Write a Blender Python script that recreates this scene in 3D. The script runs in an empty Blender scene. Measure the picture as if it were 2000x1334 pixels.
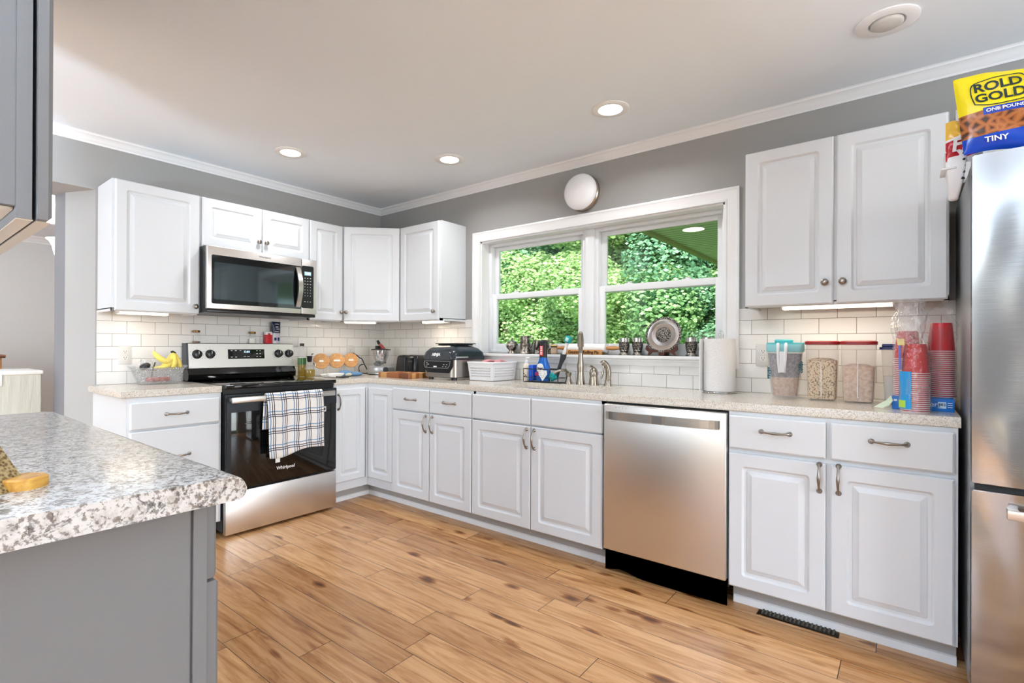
import bpy, bmesh, math, random
from mathutils import Vector, Matrix, Euler
sc = bpy.context.scene
COL = sc.collection
PI = math.pi
random.seed(7)

# ------------------------------------------------------------------ camera
cam_d = bpy.data.cameras.new('camera')
cam_d.sensor_width = 36.0
cam_d.lens = 18.058
cam_d.shift_x = 0.01892
cam_d.shift_y = 0.00383
cam_d.clip_start = 0.05
cam = bpy.data.objects.new('camera', cam_d)
COL.objects.link(cam)
YAW, PITCH, ROLL = 0.6812, 0.0021, 0.0040
_f = Vector((-math.sin(YAW) * math.cos(PITCH), math.cos(YAW) * math.cos(PITCH), math.sin(PITCH)))
_r = Vector((math.cos(YAW), math.sin(YAW), 0))
_u = _r.cross(_f)
_r2 = _r * math.cos(ROLL) + _u * math.sin(ROLL)
_u2 = _u * math.cos(ROLL) - _r * math.sin(ROLL)
M = Matrix.Identity(4)
for i in range(3):
    M[i][0], M[i][1], M[i][2] = _r2[i], _u2[i], -_f[i]
M[0][3], M[1][3], M[2][3] = 3.8331, -3.0656, 1.1577
cam.matrix_world = M
sc.camera = cam

# ------------------------------------------------------------------ view
sc.view_settings.view_transform = 'Standard'
sc.view_settings.look = 'None'
sc.view_settings.gamma = 1.0
sc.view_settings.use_curve_mapping = False
sc.view_settings.exposure = 0.17
sc.cycles.use_denoising = True
sc.cycles.max_bounces = 10
sc.cycles.transparent_max_bounces = 24

# ------------------------------------------------------------------ world and sun
world = bpy.data.worlds.new('world')
sc.world = world
world.use_nodes = True
wn = world.node_tree
wn.nodes.clear()
wo = wn.nodes.new('ShaderNodeOutputWorld')
wb = wn.nodes.new('ShaderNodeBackground')
ws = wn.nodes.new('ShaderNodeTexSky')
ws.sky_type = 'NISHITA'
ws.sun_disc = False
ws.sun_elevation = math.radians(52)
ws.sun_rotation = math.radians(150)
ws.air_density = 1.0
ws.dust_density = 2.0
wb.inputs['Strength'].default_value = 0.55
wn.links.new(ws.outputs[0], wb.inputs[0])
wn.links.new(wb.outputs[0], wo.inputs[0])


def add_light(name, kind, loc, direction, energy, color=(1, 1, 1), size=None, size_y=None, shape=None, parent=None, spread=None):
    d = bpy.data.lights.new(name, kind)
    d.energy = energy
    d.color = color
    if kind == 'AREA':
        if shape:
            d.shape = shape
        d.size = size
        if size_y:
            d.size_y = size_y
        if spread:
            d.spread = spread
    o = bpy.data.objects.new(name, d)
    COL.objects.link(o)
    o.location = loc
    o.rotation_euler = Vector(direction).to_track_quat('-Z', 'Y').to_euler()
    if parent:
        o.parent = parent
    return o


sun = add_light('sun', 'SUN', (0, -8, 12), (-0.35, 0.75, -1.0), 10.0, (1.0, 0.98, 0.95))
sun.data.angle = math.radians(1.0)
# area lights added as unseen daylight from behind and beside the camera
add_light('daylight_back_window', 'AREA', (1.3, -5.15, 1.3), (0, 1, 0.0), 26, (0.84, 0.93, 1.0), 2.6, 1.9, 'RECTANGLE')
add_light('daylight_side_door', 'AREA', (7.45, -2.1, 1.25), (-1, 0, 0.0), 118, (0.90, 0.95, 1.0), 2.4, 2.0, 'RECTANGLE')
add_light('daylight_dining_window', 'AREA', (-0.9, -4.9, 1.4), (-0.9, 0.5, 0), 80, (0.9, 0.95, 1.0), 2.4, 1.8, 'RECTANGLE')  # fill added to brighten the far dining wall; no window stands here

# ------------------------------------------------------------------ materials


def lin(c):
    c = c / 255.0
    return c / 12.92 if c <= 0.04045 else ((c + 0.055) / 1.055) ** 2.4


def rgb(r, g, b):
    return (lin(r), lin(g), lin(b), 1.0)


MATS = {}


def mat(name, color=(200, 200, 200), rough=0.5, metal=0.0, spec=0.5, emit=None, estr=0, trans=0, ior=1.45, alpha=1.0, aniso=0, coat=0, sheen=0):
    if name in MATS:
        return MATS[name]
    m = bpy.data.materials.new(name)
    m.use_nodes = True
    p = m.node_tree.nodes['Principled BSDF']
    p.inputs['Base Color'].default_value = rgb(*color)
    p.inputs['Roughness'].default_value = rough
    p.inputs['Metallic'].default_value = metal
    p.inputs['Specular IOR Level'].default_value = spec
    p.inputs['IOR'].default_value = ior
    p.inputs['Transmission Weight'].default_value = trans
    p.inputs['Alpha'].default_value = alpha
    p.inputs['Anisotropic'].default_value = aniso
    p.inputs['Coat Weight'].default_value = coat
    p.inputs['Sheen Weight'].default_value = sheen
    if emit:
        p.inputs['Emission Color'].default_value = rgb(*emit)
        p.inputs['Emission Strength'].default_value = estr
    MATS[name] = m
    return m


class NT:
    def __init__(s, m):
        s.t = m.node_tree
        s.p = s.t.nodes.get('Principled BSDF')

    def n(s, typ, **kw):
        nd = s.t.nodes.new(typ)
        for k, v in kw.items():
            if k.startswith('i_'):
                nd.inputs[k[2:].replace('_', ' ')].default_value = v
            else:
                setattr(nd, k, v)
        return nd

    def l(s, a, b):
        s.t.links.new(a, b)

    def math(s, op, a, b=None, clamp=False):
        nd = s.t.nodes.new('ShaderNodeMath')
        nd.operation = op
        nd.use_clamp = clamp
        for i, v in enumerate((a, b)):
            if v is None:
                continue
            if isinstance(v, (int, float)):
                nd.inputs[i].default_value = v
            else:
                s.l(v, nd.inputs[i])
        return nd.outputs[0]

    def coord(s, kind='Object', scale=None):
        c = s.n('ShaderNodeTexCoord').outputs[kind]
        if scale:
            mp = s.n('ShaderNodeMapping')
            mp.inputs['Scale'].default_value = scale
            s.l(c, mp.inputs[0])
            return mp.outputs[0]
        return c

    def noise(s, vec, scale, detail=3, rough=0.5, dist=0.0):
        nd = s.n('ShaderNodeTexNoise')
        nd.inputs['Scale'].default_value = scale
        nd.inputs['Detail'].default_value = detail
        nd.inputs['Roughness'].default_value = rough
        nd.inputs['Distortion'].default_value = dist
        s.l(vec, nd.inputs['Vector'])
        return nd.outputs['Fac']

    def ramp(s, fac, stops, interp='LINEAR'):
        r = s.n('ShaderNodeValToRGB')
        cr = r.color_ramp
        cr.interpolation = interp
        while len(cr.elements) < len(stops):
            cr.elements.new(0.5)
        for e, (pos, c) in zip(cr.elements, stops):
            e.position = pos
            e.color = c if len(c) == 4 else (*c, 1)
        s.l(fac, r.inputs[0])
        return r.outputs[0]

    def mix(s, fac, a, b, blend='MIX'):
        m = s.n('ShaderNodeMix')
        m.data_type = 'RGBA'
        m.blend_type = blend
        for sock, v in ((m.inputs[0], fac), (m.inputs[6], a), (m.inputs[7], b)):
            if isinstance(v, (int, float)):
                sock.default_value = v
            elif isinstance(v, tuple):
                sock.default_value = v
            else:
                s.l(v, sock)
        return m.outputs[2]

    def bump(s, h, strength=0.3, dist=0.01):
        b = s.n('ShaderNodeBump')
        b.inputs['Strength'].default_value = strength
        b.inputs['Distance'].default_value = dist
        s.l(h, b.inputs['Height'])
        s.l(b.outputs[0], s.p.inputs['Normal'])
        return b

    def base(s, c):
        s.l(c, s.p.inputs['Base Color'])


BW = lambda v: (v, v, v, 1)


def sep(N, v):
    x = N.n('ShaderNodeSeparateXYZ')
    N.l(v, x.inputs[0])
    return x.outputs


def comb(N, x, y, z=0.0):
    c = N.n('ShaderNodeCombineXYZ')
    for i, v in enumerate((x, y, z)):
        if isinstance(v, (int, float)):
            c.inputs[i].default_value = v
        else:
            N.l(v, c.inputs[i])
    return c.outputs[0]


# plain paints
M_wall = mat('wall_paint', (161, 160, 157), 0.55)
N = NT(M_wall); N.bump(N.noise(N.coord(), 220, 2), 0.08, 0.002)
M_wall2 = mat('dining_wall_paint', (214, 214, 213), 0.6)
M_ceil = mat('ceiling_paint', (238, 244, 249), 0.7)
N = NT(M_ceil); c = N.coord(); N.bump(N.noise(c, 7, 4), 0.25, 0.012)
sp = N.ramp(N.noise(c, 60, 2), [(0.0, BW(0.5)), (0.22, BW(1)), (1, BW(1))])
N.base(N.mix(1.0, rgb(238, 244, 249), sp, 'MULTIPLY'))
M_trim = mat('white_trim', (240, 240, 240), 0.3)
M_cab = mat('white_cabinet', (217, 220, 223), 0.3)
N = NT(M_cab); N.bump(N.noise(N.coord('Object', (1, 1, 0.08)), 350, 2), 0.06, 0.001)
M_grey = mat('grey_cabinet', (114, 114, 115), 0.65)
N = NT(M_grey); N.bump(N.noise(N.coord(), 260, 2), 0.1, 0.001)
M_under = mat('cabinet_underside', (205, 196, 182), 0.6)
M_toe = mat('toe_kick', (176, 172, 168), 0.5)
M_vinyl = mat('white_vinyl', (238, 240, 242), 0.28)
M_black = mat('black_plastic', (24, 25, 27), 0.28)
M_blackm = mat('black_matte', (30, 31, 33), 0.6)
M_dgrey = mat('dark_grey_plastic', (62, 66, 70), 0.4)
M_gloss = mat('black_glass', (10, 11, 12), 0.04, spec=0.7)
M_wplast = mat('white_plastic', (236, 236, 238), 0.3)
M_chrome = mat('chrome', (200, 200, 200), 0.12, 1.0)
M_silver = mat('silver_plastic', (176, 178, 180), 0.3, 0.6)
M_pewter = mat('pewter', (148, 141, 133), 0.33, 1.0)
N = NT(M_pewter)
pewr = N.ramp(N.noise(N.coord(), 60, 3), [(0.35, rgb(92, 87, 80)), (0.6, rgb(176, 169, 160))]); N.base(pewr)
M_pewengr = mat('engraved_pewter', (130, 125, 118), 0.4, 1.0)
N = NT(M_pewengr)
v = N.n('ShaderNodeTexVoronoi'); v.inputs['Scale'].default_value = 140
N.l(N.coord(), v.inputs['Vector'])
N.base(N.ramp(v.outputs['Distance'], [(0.0, rgb(205, 200, 192)), (0.45, rgb(110, 105, 98)), (0.8, rgb(45, 42, 38))]))
N.bump(v.outputs['Distance'], 0.8, 0.003)
M_nickel = mat('brushed_nickel', (168, 158, 146), 0.26, 1.0)
M_handle = mat('antique_nickel', (150, 142, 134), 0.3, 1.0)
M_red = mat('red_plastic', (190, 12, 30), 0.3)
M_dred = mat('dark_red_plastic', (150, 28, 34), 0.35)
M_teal = mat('teal_plastic', (86, 190, 196), 0.35)
M_tealb = mat('bright_teal', (20, 165, 165), 0.4)
M_blue = mat('blue_plastic', (24, 88, 200), 0.35)
M_navy = mat('navy_plastic', (22, 34, 92), 0.35)
M_pink = mat('pink_cloth', (214, 148, 150), 0.8)
M_bronze = mat('bronze_lid', (120, 92, 60), 0.35, 0.8)
M_white_paper = mat('white_paper', (232, 232, 230), 0.8)
M_light_wood = mat('light_wood', (196, 140, 78), 0.45)
M_dark_wood = mat('dark_wood', (78, 38, 26), 0.4)
M_yellow = mat('yellow_plastic', (232, 214, 30), 0.3)
M_softwhite = mat('soft_white_enamel', (245, 243, 240), 0.12)
M_sink = mat('white_sink', (238, 234, 226), 0.15)
M_lidwhite = mat('label_white', (238, 236, 230), 0.5)
M_text_dark = mat('dark_lettering', (24, 32, 34), 0.5)
M_text_white = mat('white_lettering', (240, 240, 240), 0.4)
M_text_metal = mat('metal_lettering', (120, 118, 116), 0.3, 0.9)
M_brown_text = mat('burnt_lettering', (60, 36, 16), 0.6)


def stainless(name, col, rough, wob=0.0, axis=(1, 1, 90), tilt=0.0):
    m = mat(name, col, rough, 1.0)
    N = NT(m)
    N.p.inputs['Anisotropic'].default_value = 0.35
    c = N.coord('Object', axis)
    h = N.noise(c, 14, 3)
    r = N.ramp(h, [(0.3, BW(max(0.02, rough - 0.05))), (0.7, BW(rough + 0.06))])
    N.l(r, N.p.inputs['Roughness'])
    if wob:
        c2 = N.coord('Object', (1.0, 1.0, 0.45))
        h2 = N.noise(c2, 4.2, 1)
        N.bump(h2, 1.0, wob)
    return m


M_steel = stainless('stainless_steel', (222, 218, 214), 0.34)
M_steel_h = mat('stainless_handle', (200, 196, 190), 0.28, 1.0)
M_fridge = stainless('fridge_stainless', (172, 174, 177), 0.17, 0.045)
M_fridge_side = mat('fridge_side_grey', (150, 152, 154), 0.35, 0.4)
N = NT(M_fridge_side); N.bump(N.noise(N.coord(), 240, 3), 0.6, 0.003)

# thin clear glass: straight-through with a fresnel reflection


def clear(name, tint=(0.98, 1.0, 0.99, 1), haze=0.0, hazecol=(1, 1, 1, 1), rough=0.02, ior=1.45, bumps=None, translucent=False):
    if name in MATS:
        return MATS[name]
    m = bpy.data.materials.new(name)
    m.use_nodes = True
    t = m.node_tree
    t.nodes.clear()
    out = t.nodes.new('ShaderNodeOutputMaterial')
    tr = t.nodes.new('ShaderNodeBsdfTransparent'); tr.inputs[0].default_value = tint
    gl = t.nodes.new('ShaderNodeBsdfGlossy'); gl.inputs['Roughness'].default_value = rough
    fr = t.nodes.new('ShaderNodeFresnel'); fr.inputs[0].default_value = ior
    mx = t.nodes.new('ShaderNodeMixShader')
    gb = t.nodes.new('ShaderNodeNewGeometry')
    inv = t.nodes.new('ShaderNodeMath'); inv.operation = 'SUBTRACT'; inv.inputs[0].default_value = 1.0
    t.links.new(gb.outputs['Backfacing'], inv.inputs[1])
    mu = t.nodes.new('ShaderNodeMath'); mu.operation = 'MULTIPLY'
    t.links.new(inv.outputs[0], mu.inputs[0]); t.links.new(fr.outputs[0], mu.inputs[1])
    t.links.new(mu.outputs[0], mx.inputs[0])
    t.links.new(gl.outputs[0], mx.inputs[2])
    src = tr.outputs[0]
    if haze:
        df = t.nodes.new('ShaderNodeBsdfDiffuse'); df.inputs[0].default_value = hazecol
        tl = t.nodes.new('ShaderNodeBsdfTranslucent'); tl.inputs[0].default_value = hazecol
        md = t.nodes.new('ShaderNodeMixShader'); md.inputs[0].default_value = 0.5
        t.links.new(df.outputs[0], md.inputs[1]); t.links.new(tl.outputs[0], md.inputs[2])
        mh = t.nodes.new('ShaderNodeMixShader'); mh.inputs[0].default_value = haze
        t.links.new(tr.outputs[0], mh.inputs[1]); t.links.new(md.outputs[0], mh.inputs[2])
        src = mh.outputs[0]
    t.links.new(src, mx.inputs[1])
    if bumps:
        tc = t.nodes.new('ShaderNodeTexCoord')
        v = t.nodes.new('ShaderNodeTexVoronoi' if bumps[2] == 'v' else 'ShaderNodeTexNoise')
        v.inputs['Scale'].default_value = bumps[0]
        t.links.new(tc.outputs['Object'], v.inputs['Vector'])
        b = t.nodes.new('ShaderNodeBump'); b.inputs['Strength'].default_value = 1.0
        b.inputs['Distance'].default_value = bumps[1]
        t.links.new(v.outputs[0], b.inputs['Height'])
        t.links.new(b.outputs[0], gl.inputs['Normal']); t.links.new(b.outputs[0], fr.inputs['Normal'])
    t.links.new(mx.outputs[0], out.inputs[0])
    MATS[name] = m
    return m


M_pane = clear('window_glass', (0.96, 1.0, 0.98, 1), ior=1.35)
M_glass = clear('clear_glass', (0.97, 0.98, 0.98, 1), haze=0.05, ior=1.4)
M_crystal = clear('cut_crystal', (0.86, 0.87, 0.88, 1), haze=0.18, hazecol=(0.85, 0.86, 0.88, 1), ior=2.0, rough=0.06, bumps=(70, 0.012, 'v'))
M_frost = clear('frosted_container', (0.98, 0.97, 0.96, 1), haze=0.24, hazecol=(1.0, 0.97, 0.95, 1), rough=0.2, ior=1.3)
M_clearplastic = clear('clear_plastic', (0.98, 0.98, 0.99, 1), haze=0.1, hazecol=(0.95, 0.96, 1, 1), rough=0.08, ior=1.3)
M_bagfilm = clear('bag_film', (0.985, 0.985, 0.99, 1), haze=0.08, hazecol=(1, 1, 1, 1), rough=0.12, ior=1.9, bumps=(34, 0.02, 'n'))
M_oil = clear('olive_oil', (0.72, 0.6, 0.08, 1), haze=0.35, hazecol=rgb(190, 160, 20), rough=0.05, ior=1.45)
M_greenglass = clear('green_bottle_glass', (0.3, 0.55, 0.3, 1), haze=0.35, hazecol=rgb(80, 140, 80), rough=0.05, ior=1.5)
M_label_green = mat('yellow_green_label', (176, 190, 30), 0.5)

# quartz counter
M_quartz = mat('beige_quartz', (210, 202, 190), 0.16)
N = NT(M_quartz)
c = N.coord()
v1 = N.n('ShaderNodeTexVoronoi'); v1.inputs['Scale'].default_value = 260; N.l(c, v1.inputs['Vector'])
spk = N.ramp(v1.outputs['Color'], [(0.0, rgb(150, 136, 116)), (0.22, rgb(196, 184, 166)), (0.5, rgb(214, 207, 196)), (1.0, rgb(226, 220, 212))])
n1 = N.ramp(N.noise(c, 330, 2), [(0.0, rgb(110, 96, 80)), (0.33, rgb(110, 96, 80)), (0.38, BW(1)), (1, BW(1))])
N.base(N.mix(0.75, spk, n1, 'MULTIPLY'))

# speckled laminate
M_lam = mat('granite_laminate', (214, 210, 203), 0.14)
N = NT(M_lam)
c = N.coord('Object', (1.0, 1.0, 1.0))
na = N.noise(c, 46, 5, 0.7, 0.5)
nb = N.noise(c, 120, 3, 0.6)
nc = N.noise(c, 36, 5, 0.75, 0.8)
base_ = N.ramp(na, [(0.0, rgb(120, 114, 108)), (0.38, rgb(172, 166, 160)), (0.50, rgb(198, 195, 191)), (1.0, rgb(210, 209, 207))])
br = N.ramp(nb, [(0.0, rgb(92, 78, 68)), (0.40, rgb(136, 120, 108)), (0.48, BW(1)), (1, BW(1))])
dk = N.ramp(nc, [(0.0, rgb(60, 58, 58)), (0.39, rgb(90, 86, 86)), (0.45, BW(1)), (1, BW(1))])
N.base(N.mix(0.8, N.mix(0.8, base_, br, 'MULTIPLY'), dk, 'MULTIPLY'))

# subway tile (running bond)


def tile_mat(name, axis, off):
    m = mat(name, (234, 230, 225), 0.08)
    N = NT(m)
    o = sep(N, N.coord())
    a = N.math('ADD', o[0 if axis == 'x' else 1], off)
    b = N.math('SUBTRACT', o[2], 0.9140)
    vec = comb(N, a, b, 0)
    t = N.n('ShaderNodeTexBrick')
    t.offset = 0.5
    t.inputs['Scale'].default_value = 1.0
    t.inputs['Brick Width'].default_value = 0.1555
    t.inputs['Row Height'].default_value = 0.0785
    t.inputs['Mortar Size'].default_value = 0.0017
    t.inputs['Mortar Smooth'].default_value = 0.6
    t.inputs['Color1'].default_value = rgb(234, 233, 231)
    t.inputs['Color2'].default_value = rgb(228, 226, 223)
    t.inputs['Mortar'].default_value = rgb(148, 141, 133)
    N.l(vec, t.inputs['Vector'])
    N.base(t.outputs['Color'])
    inv = N.math('SUBTRACT', 1.0, t.outputs['Fac'])
    b_ = N.bump(inv, 0.6, 0.002)
    N.l(N.ramp(t.outputs['Fac'], [(0, BW(0.09)), (1, BW(0.7))]), N.p.inputs['Roughness'])
    return m


M_tile_b = tile_mat('subway_tile_back', 'x', 0.02)
M_tile_l = tile_mat('subway_tile_left', 'y', 0.06)

# wood plank floor, boards along x
M_floor = mat('wood_floor', (190, 140, 90), 0.22)
N = NT(M_floor)
o = sep(N, N.coord())
PWd, PLn = 0.1405, 1.215
row = N.math('FLOOR', N.math('DIVIDE', N.math('ADD', o[1], 10 * PWd + 0.065), PWd))
wn1 = N.n('ShaderNodeTexWhiteNoise'); wn1.noise_dimensions = '1D'; N.l(row, wn1.inputs['W'])
xo = N.math('ADD', o[0], N.math('MULTIPLY', wn1.outputs['Value'], PLn))
colf = N.math('DIVIDE', xo, PLn)
coli = N.math('FLOOR', colf)
pid = comb(N, row, coli, 0)
wn2 = N.n('ShaderNodeTexWhiteNoise'); wn2.noise_dimensions = '2D'; N.l(pid, wn2.inputs['Vector'])
pr = sep(N, wn2.outputs['Color'])
# gap lines
fy = N.math('FRACT', N.math('DIVIDE', N.math('ADD', o[1], 10 * PWd + 0.065), PWd))
fx = N.math('FRACT', colf)
gy = N.math('LESS_THAN', N.math('MINIMUM', fy, N.math('SUBTRACT', 1.0, fy)), 0.009)
gx = N.math('LESS_THAN', N.math('MINIMUM', fx, N.math('SUBTRACT', 1.0, fx)), 0.0012)
gap = N.math('MAXIMUM', gy, gx)
# a lighter micro-board line in the middle of every board
vx = N.math('ADD', N.math('MULTIPLY', o[0], 1.0), N.math('MULTIPLY', pr[0], 17.0))
vy = N.math('ADD', N.math('MULTIPLY', o[1], 9.0), N.math('MULTIPLY', pr[1], 31.0))
gv = comb(N, vx, vy, 0)
g1 = N.noise(gv, 2.2, 6, 0.62, 1.4)
g2 = N.noise(comb(N, N.math('MULTIPLY', vx, 2.0), N.math('MULTIPLY', vy, 6.0), 0), 3.0, 4, 0.6, 0.4)
tone = N.ramp(g1, [(0.25, rgb(140, 92, 56)), (0.42, rgb(188, 140, 92)), (0.56, rgb(211, 165, 116)), (0.75, rgb(223, 181, 134))])
fine = N.ramp(g2, [(0.28, BW(0.72)), (0.5, BW(1.0)), (1, BW(1.05))])
colr = N.mix(0.7, tone, fine, 'MULTIPLY')
pt = N.ramp(pr[2], [(0.0, rgb(206, 190, 176)), (0.5, rgb(240, 232, 224)), (1.0, rgb(255, 250, 246))])
colr = N.mix(1.0, colr, pt, 'MULTIPLY')
# knots
kv = N.n('ShaderNodeTexVoronoi'); kv.inputs['Scale'].default_value = 1.0
N.l(comb(N, N.math('MULTIPLY', vx, 3.2), N.math('MULTIPLY', vy, 0.85), 0), kv.inputs['Vector'])
kd = N.math('ADD', kv.outputs['Distance'], N.math('MULTIPLY', N.math('SUBTRACT', g1, 0.5), 0.25))
kn = N.ramp(kd, [(0.0, rgb(84, 54, 34)), (0.07, rgb(100, 66, 42)), (0.14, rgb(190, 160, 130)), (0.2, BW(1)), (1, BW(1))])
colr = N.mix(0.85, colr, kn, 'MULTIPLY')
colr = N.mix(gap, colr, rgb(70, 46, 30))
N.base(colr)
N.l(N.ramp(g2, [(0, BW(0.3)), (1, BW(0.2))]), N.p.inputs['Roughness'])
N.bump(N.math('SUBTRACT', N.math('MULTIPLY', g2, 0.3), gap), 0.25, 0.002)


def wood(name, c1, c2, scale=(1, 12, 12), rough=0.4):
    m = mat(name, c1, rough)
    N = NT(m)
    n = N.noise(N.coord('Object', scale), 6, 5, 0.6, 0.8)
    N.base(N.ramp(n, [(0.3, rgb(*c1)), (0.7, rgb(*c2))]))
    return m


M_wood_lid = wood('bamboo_lid', (176, 120, 66), (214, 164, 106), (3, 14, 14))
M_basket_wood = wood('amber_basket_wood', (150, 96, 28), (214, 164, 76), (10, 2, 10))
M_chest = wood('chest_wood', (128, 84, 48), (176, 124, 76), (12, 1.5, 12))
M_chest_d = mat('chest_top_wood', (92, 60, 40), 0.4)
M_pin = wood('rolling_pin_wood', (176, 116, 62), (214, 158, 100), (2, 14, 14))

# end-grain block
M_block = mat('end_grain_block', (150, 90, 50), 0.45)
N = NT(M_block)
o = sep(N, N.coord())
bx_ = comb(N, N.math('FLOOR', N.math('MULTIPLY', o[0], 28)), N.math('FLOOR', N.math('MULTIPLY', o[1], 28)), N.math('FLOOR', N.math('MULTIPLY', N.math('SUBTRACT', o[2], 0.0), 21)))
w3 = N.n('ShaderNodeTexWhiteNoise'); w3.noise_dimensions = '2D'; N.l(bx_, w3.inputs['Vector'])
N.base(N.ramp(w3.outputs['Value'], [(0, rgb(112, 64, 36)), (0.35, rgb(150, 92, 54)), (0.7, rgb(196, 148, 92)), (1, rgb(226, 196, 142))], 'CONSTANT'))

# plaid tea towel
M_towel = mat('plaid_towel', (232, 228, 222), 0.9, sheen=0.2)
N = NT(M_towel)
uv = sep(N, N.coord('UV'))


def line_(N, c, per, off, w):
    f = N.math('FRACT', N.math('ADD', N.math('DIVIDE', c, per), off))
    return N.math('LESS_THAN', N.math('ABSOLUTE', N.math('SUBTRACT', f, 0.5)), w)


wob = N.math('MULTIPLY', N.math('SINE', N.math('MULTIPLY', uv[1], 60)), 0.0015)
ux = N.math('ADD', uv[0], wob)
uy = N.math('ADD', uv[1], N.math('MULTIPLY', N.math('SINE', N.math('MULTIPLY', uv[0], 50)), 0.002))
nav = N.math('MAXIMUM', N.math('MAXIMUM', line_(N, ux, 0.083, 0.0, 0.032), line_(N, ux, 0.083, 0.16, 0.028)),
             N.math('MAXIMUM', line_(N, uy, 0.105, 0.0, 0.024), line_(N, uy, 0.105, 0.12, 0.024)))
blu = N.math('MAXIMUM', line_(N, ux, 0.083, 0.36, 0.045), line_(N, uy, 0.105, 0.3, 0.03))
cc = N.mix(blu, rgb(234, 230, 225), rgb(120, 150, 184))
cc = N.mix(nav, cc, rgb(34, 42, 62))
N.base(cc)
N.bump(N.noise(N.coord('UV'), 900, 1), 0.3, 0.001)

M_leaf = []
for i, (a, b) in enumerate([((88, 134, 78), (166, 200, 136)), ((76, 122, 90), (142, 186, 142)), ((114, 158, 88), (192, 216, 148))]):
    m = mat('leaf_green_%s' % 'abc'[i], a, 0.5)
    N = NT(m)
    oi = N.n('ShaderNodeNewGeometry')
    N.base(N.ramp(oi.outputs['Random Per Island'], [(0, rgb(*a)), (1, rgb(*b))]))
    tl = N.t.nodes.new('ShaderNodeBsdfTranslucent'); tl.inputs[0].default_value = rgb(*b)
    ms = N.t.nodes.new('ShaderNodeMixShader'); ms.inputs[0].default_value = 0.35
    outn = [n for n in N.t.nodes if n.type == 'OUTPUT_MATERIAL'][0]
    N.l(N.p.outputs[0], ms.inputs[1]); N.l(tl.outputs[0], ms.inputs[2]); N.l(ms.outputs[0], outn.inputs[0])
    M_leaf.append(m)
M_bark = mat('bark', (88, 74, 60), 0.9)
M_grass = mat('lawn_grass', (86, 122, 52), 0.9)
N = NT(M_grass); N.base(N.ramp(N.noise(N.coord(), 3, 5), [(0.3, rgb(62, 96, 40)), (0.7, rgb(112, 146, 66))]))
M_soffit = mat('porch_soffit', (246, 238, 226), 0.5)
N = NT(M_soffit)
o = sep(N, N.coord())
f = N.math('FRACT', N.math('DIVIDE', o[1], 0.10))
N.base(N.mix(N.math('LESS_THAN', f, 0.14), rgb(246, 238, 226), rgb(110, 104, 90)))


def bands(name, axis, stops, rough=0.35, metal=0.0):
    """colour bands along a local axis: stops = [(start, (r,g,b)), ...]"""
    m = mat(name, stops[0][1], rough, metal)
    N = NT(m)
    o = sep(N, N.coord())['xyz'.index(axis)]
    lo, hi = stops[0][0], stops[-1][0] + 0.001
    fac = N.math('DIVIDE', N.math('SUBTRACT', o, lo), max(1e-4, hi - lo), True)
    N.base(N.ramp(fac, [((s - lo) / (hi - lo) if hi > lo else 0, rgb(*c_)) for s, c_ in stops], 'CONSTANT'))
    return m

# ------------------------------------------------------------------ helpers


def tag(o, label=None, cat=None, group=None, kind=None):
    if label: o['label'] = label
    if cat: o['category'] = cat
    if group: o['group'] = group
    if kind: o['kind'] = kind
    return o


def thing(name, label, cat, loc=(0, 0, 0), rot=0.0, group=None):
    o = bpy.data.objects.new(name, None)
    COL.objects.link(o)
    o.location = loc
    o.rotation_euler = (0, 0, rot)
    o.empty_display_size = 0.05
    return tag(o, label, cat, group)


def obj(name, bm, m, parent=None, angle=35, mx=None, loc=None, rot=None):
    if isinstance(bm, bmesh.types.BMesh):
        bmesh.ops.recalc_face_normals(bm, faces=bm.faces)
        me = bpy.data.meshes.new(name)
        bm.to_mesh(me)
        bm.free()
    else:
        me = bm
    if mx is not None:
        me.transform(mx)
    if m is not None and not len(me.materials):
        for mm in (m if isinstance(m, (list, tuple)) else [m]):
            me.materials.append(mm)
    if angle:
        me.shade_smooth()
        me.set_sharp_from_angle(angle=math.radians(angle))
    o = bpy.data.objects.new(name, me)
    COL.objects.link(o)
    if parent: o.parent = parent
    if loc: o.location = loc
    if rot: o.rotation_euler = rot
    return o


def struct(name, bm, m, **kw):
    o = obj(name, bm, m, **kw)
    o['kind'] = 'structure'
    return o


def single(name, bm, m, label, cat, loc, rot=0.0, group=None, **kw):
    o = obj(name, bm, m, **kw)
    o.location = loc
    o.rotation_euler = (0, 0, rot) if not isinstance(rot, tuple) else rot
    return tag(o, label, cat, group)


def B():
    return bmesh.new()


def box(bm, x0, x1, y0, y1, z0, z1, bev=0.0, seg=2, mi=0, rot=None):
    r = bmesh.ops.create_cube(bm, size=1.0)
    vs = r['verts']
    for v in vs:
        v.co = Vector(((x0 + x1) / 2 + v.co.x * (x1 - x0), (y0 + y1) / 2 + v.co.y * (y1 - y0), (z0 + z1) / 2 + v.co.z * (z1 - z0)))
    fs = set(f for v in vs for f in v.link_faces)
    for f in fs: f.material_index = mi
    if bev > 0:
        es = list(set(e for v in vs for e in v.link_edges))
        rr = bmesh.ops.bevel(bm, geom=es, offset=bev, segments=seg, profile=0.5, affect='EDGES', clamp_overlap=True)
        vs = list(set(v for f in rr['faces'] for v in f.verts)) if rr['faces'] else vs
        if mi:
            for f in rr['faces']: f.material_index = mi
    return vs


def ring(bm, pts):
    return [bm.verts.new(p) for p in pts]


def bridge(bm, a, b, mi=0, closed=True):
    n = len(a)
    for i in range(n if closed else n - 1):
        j = (i + 1) % n
        try:
            f = bm.faces.new((a[i], a[j], b[j], b[i]))
            f.material_index = mi
        except ValueError:
            pass


def cap(bm, r, mi=0):
    try:
        f = bm.faces.new(r)
        f.material_index = mi
    except ValueError:
        pass


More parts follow.
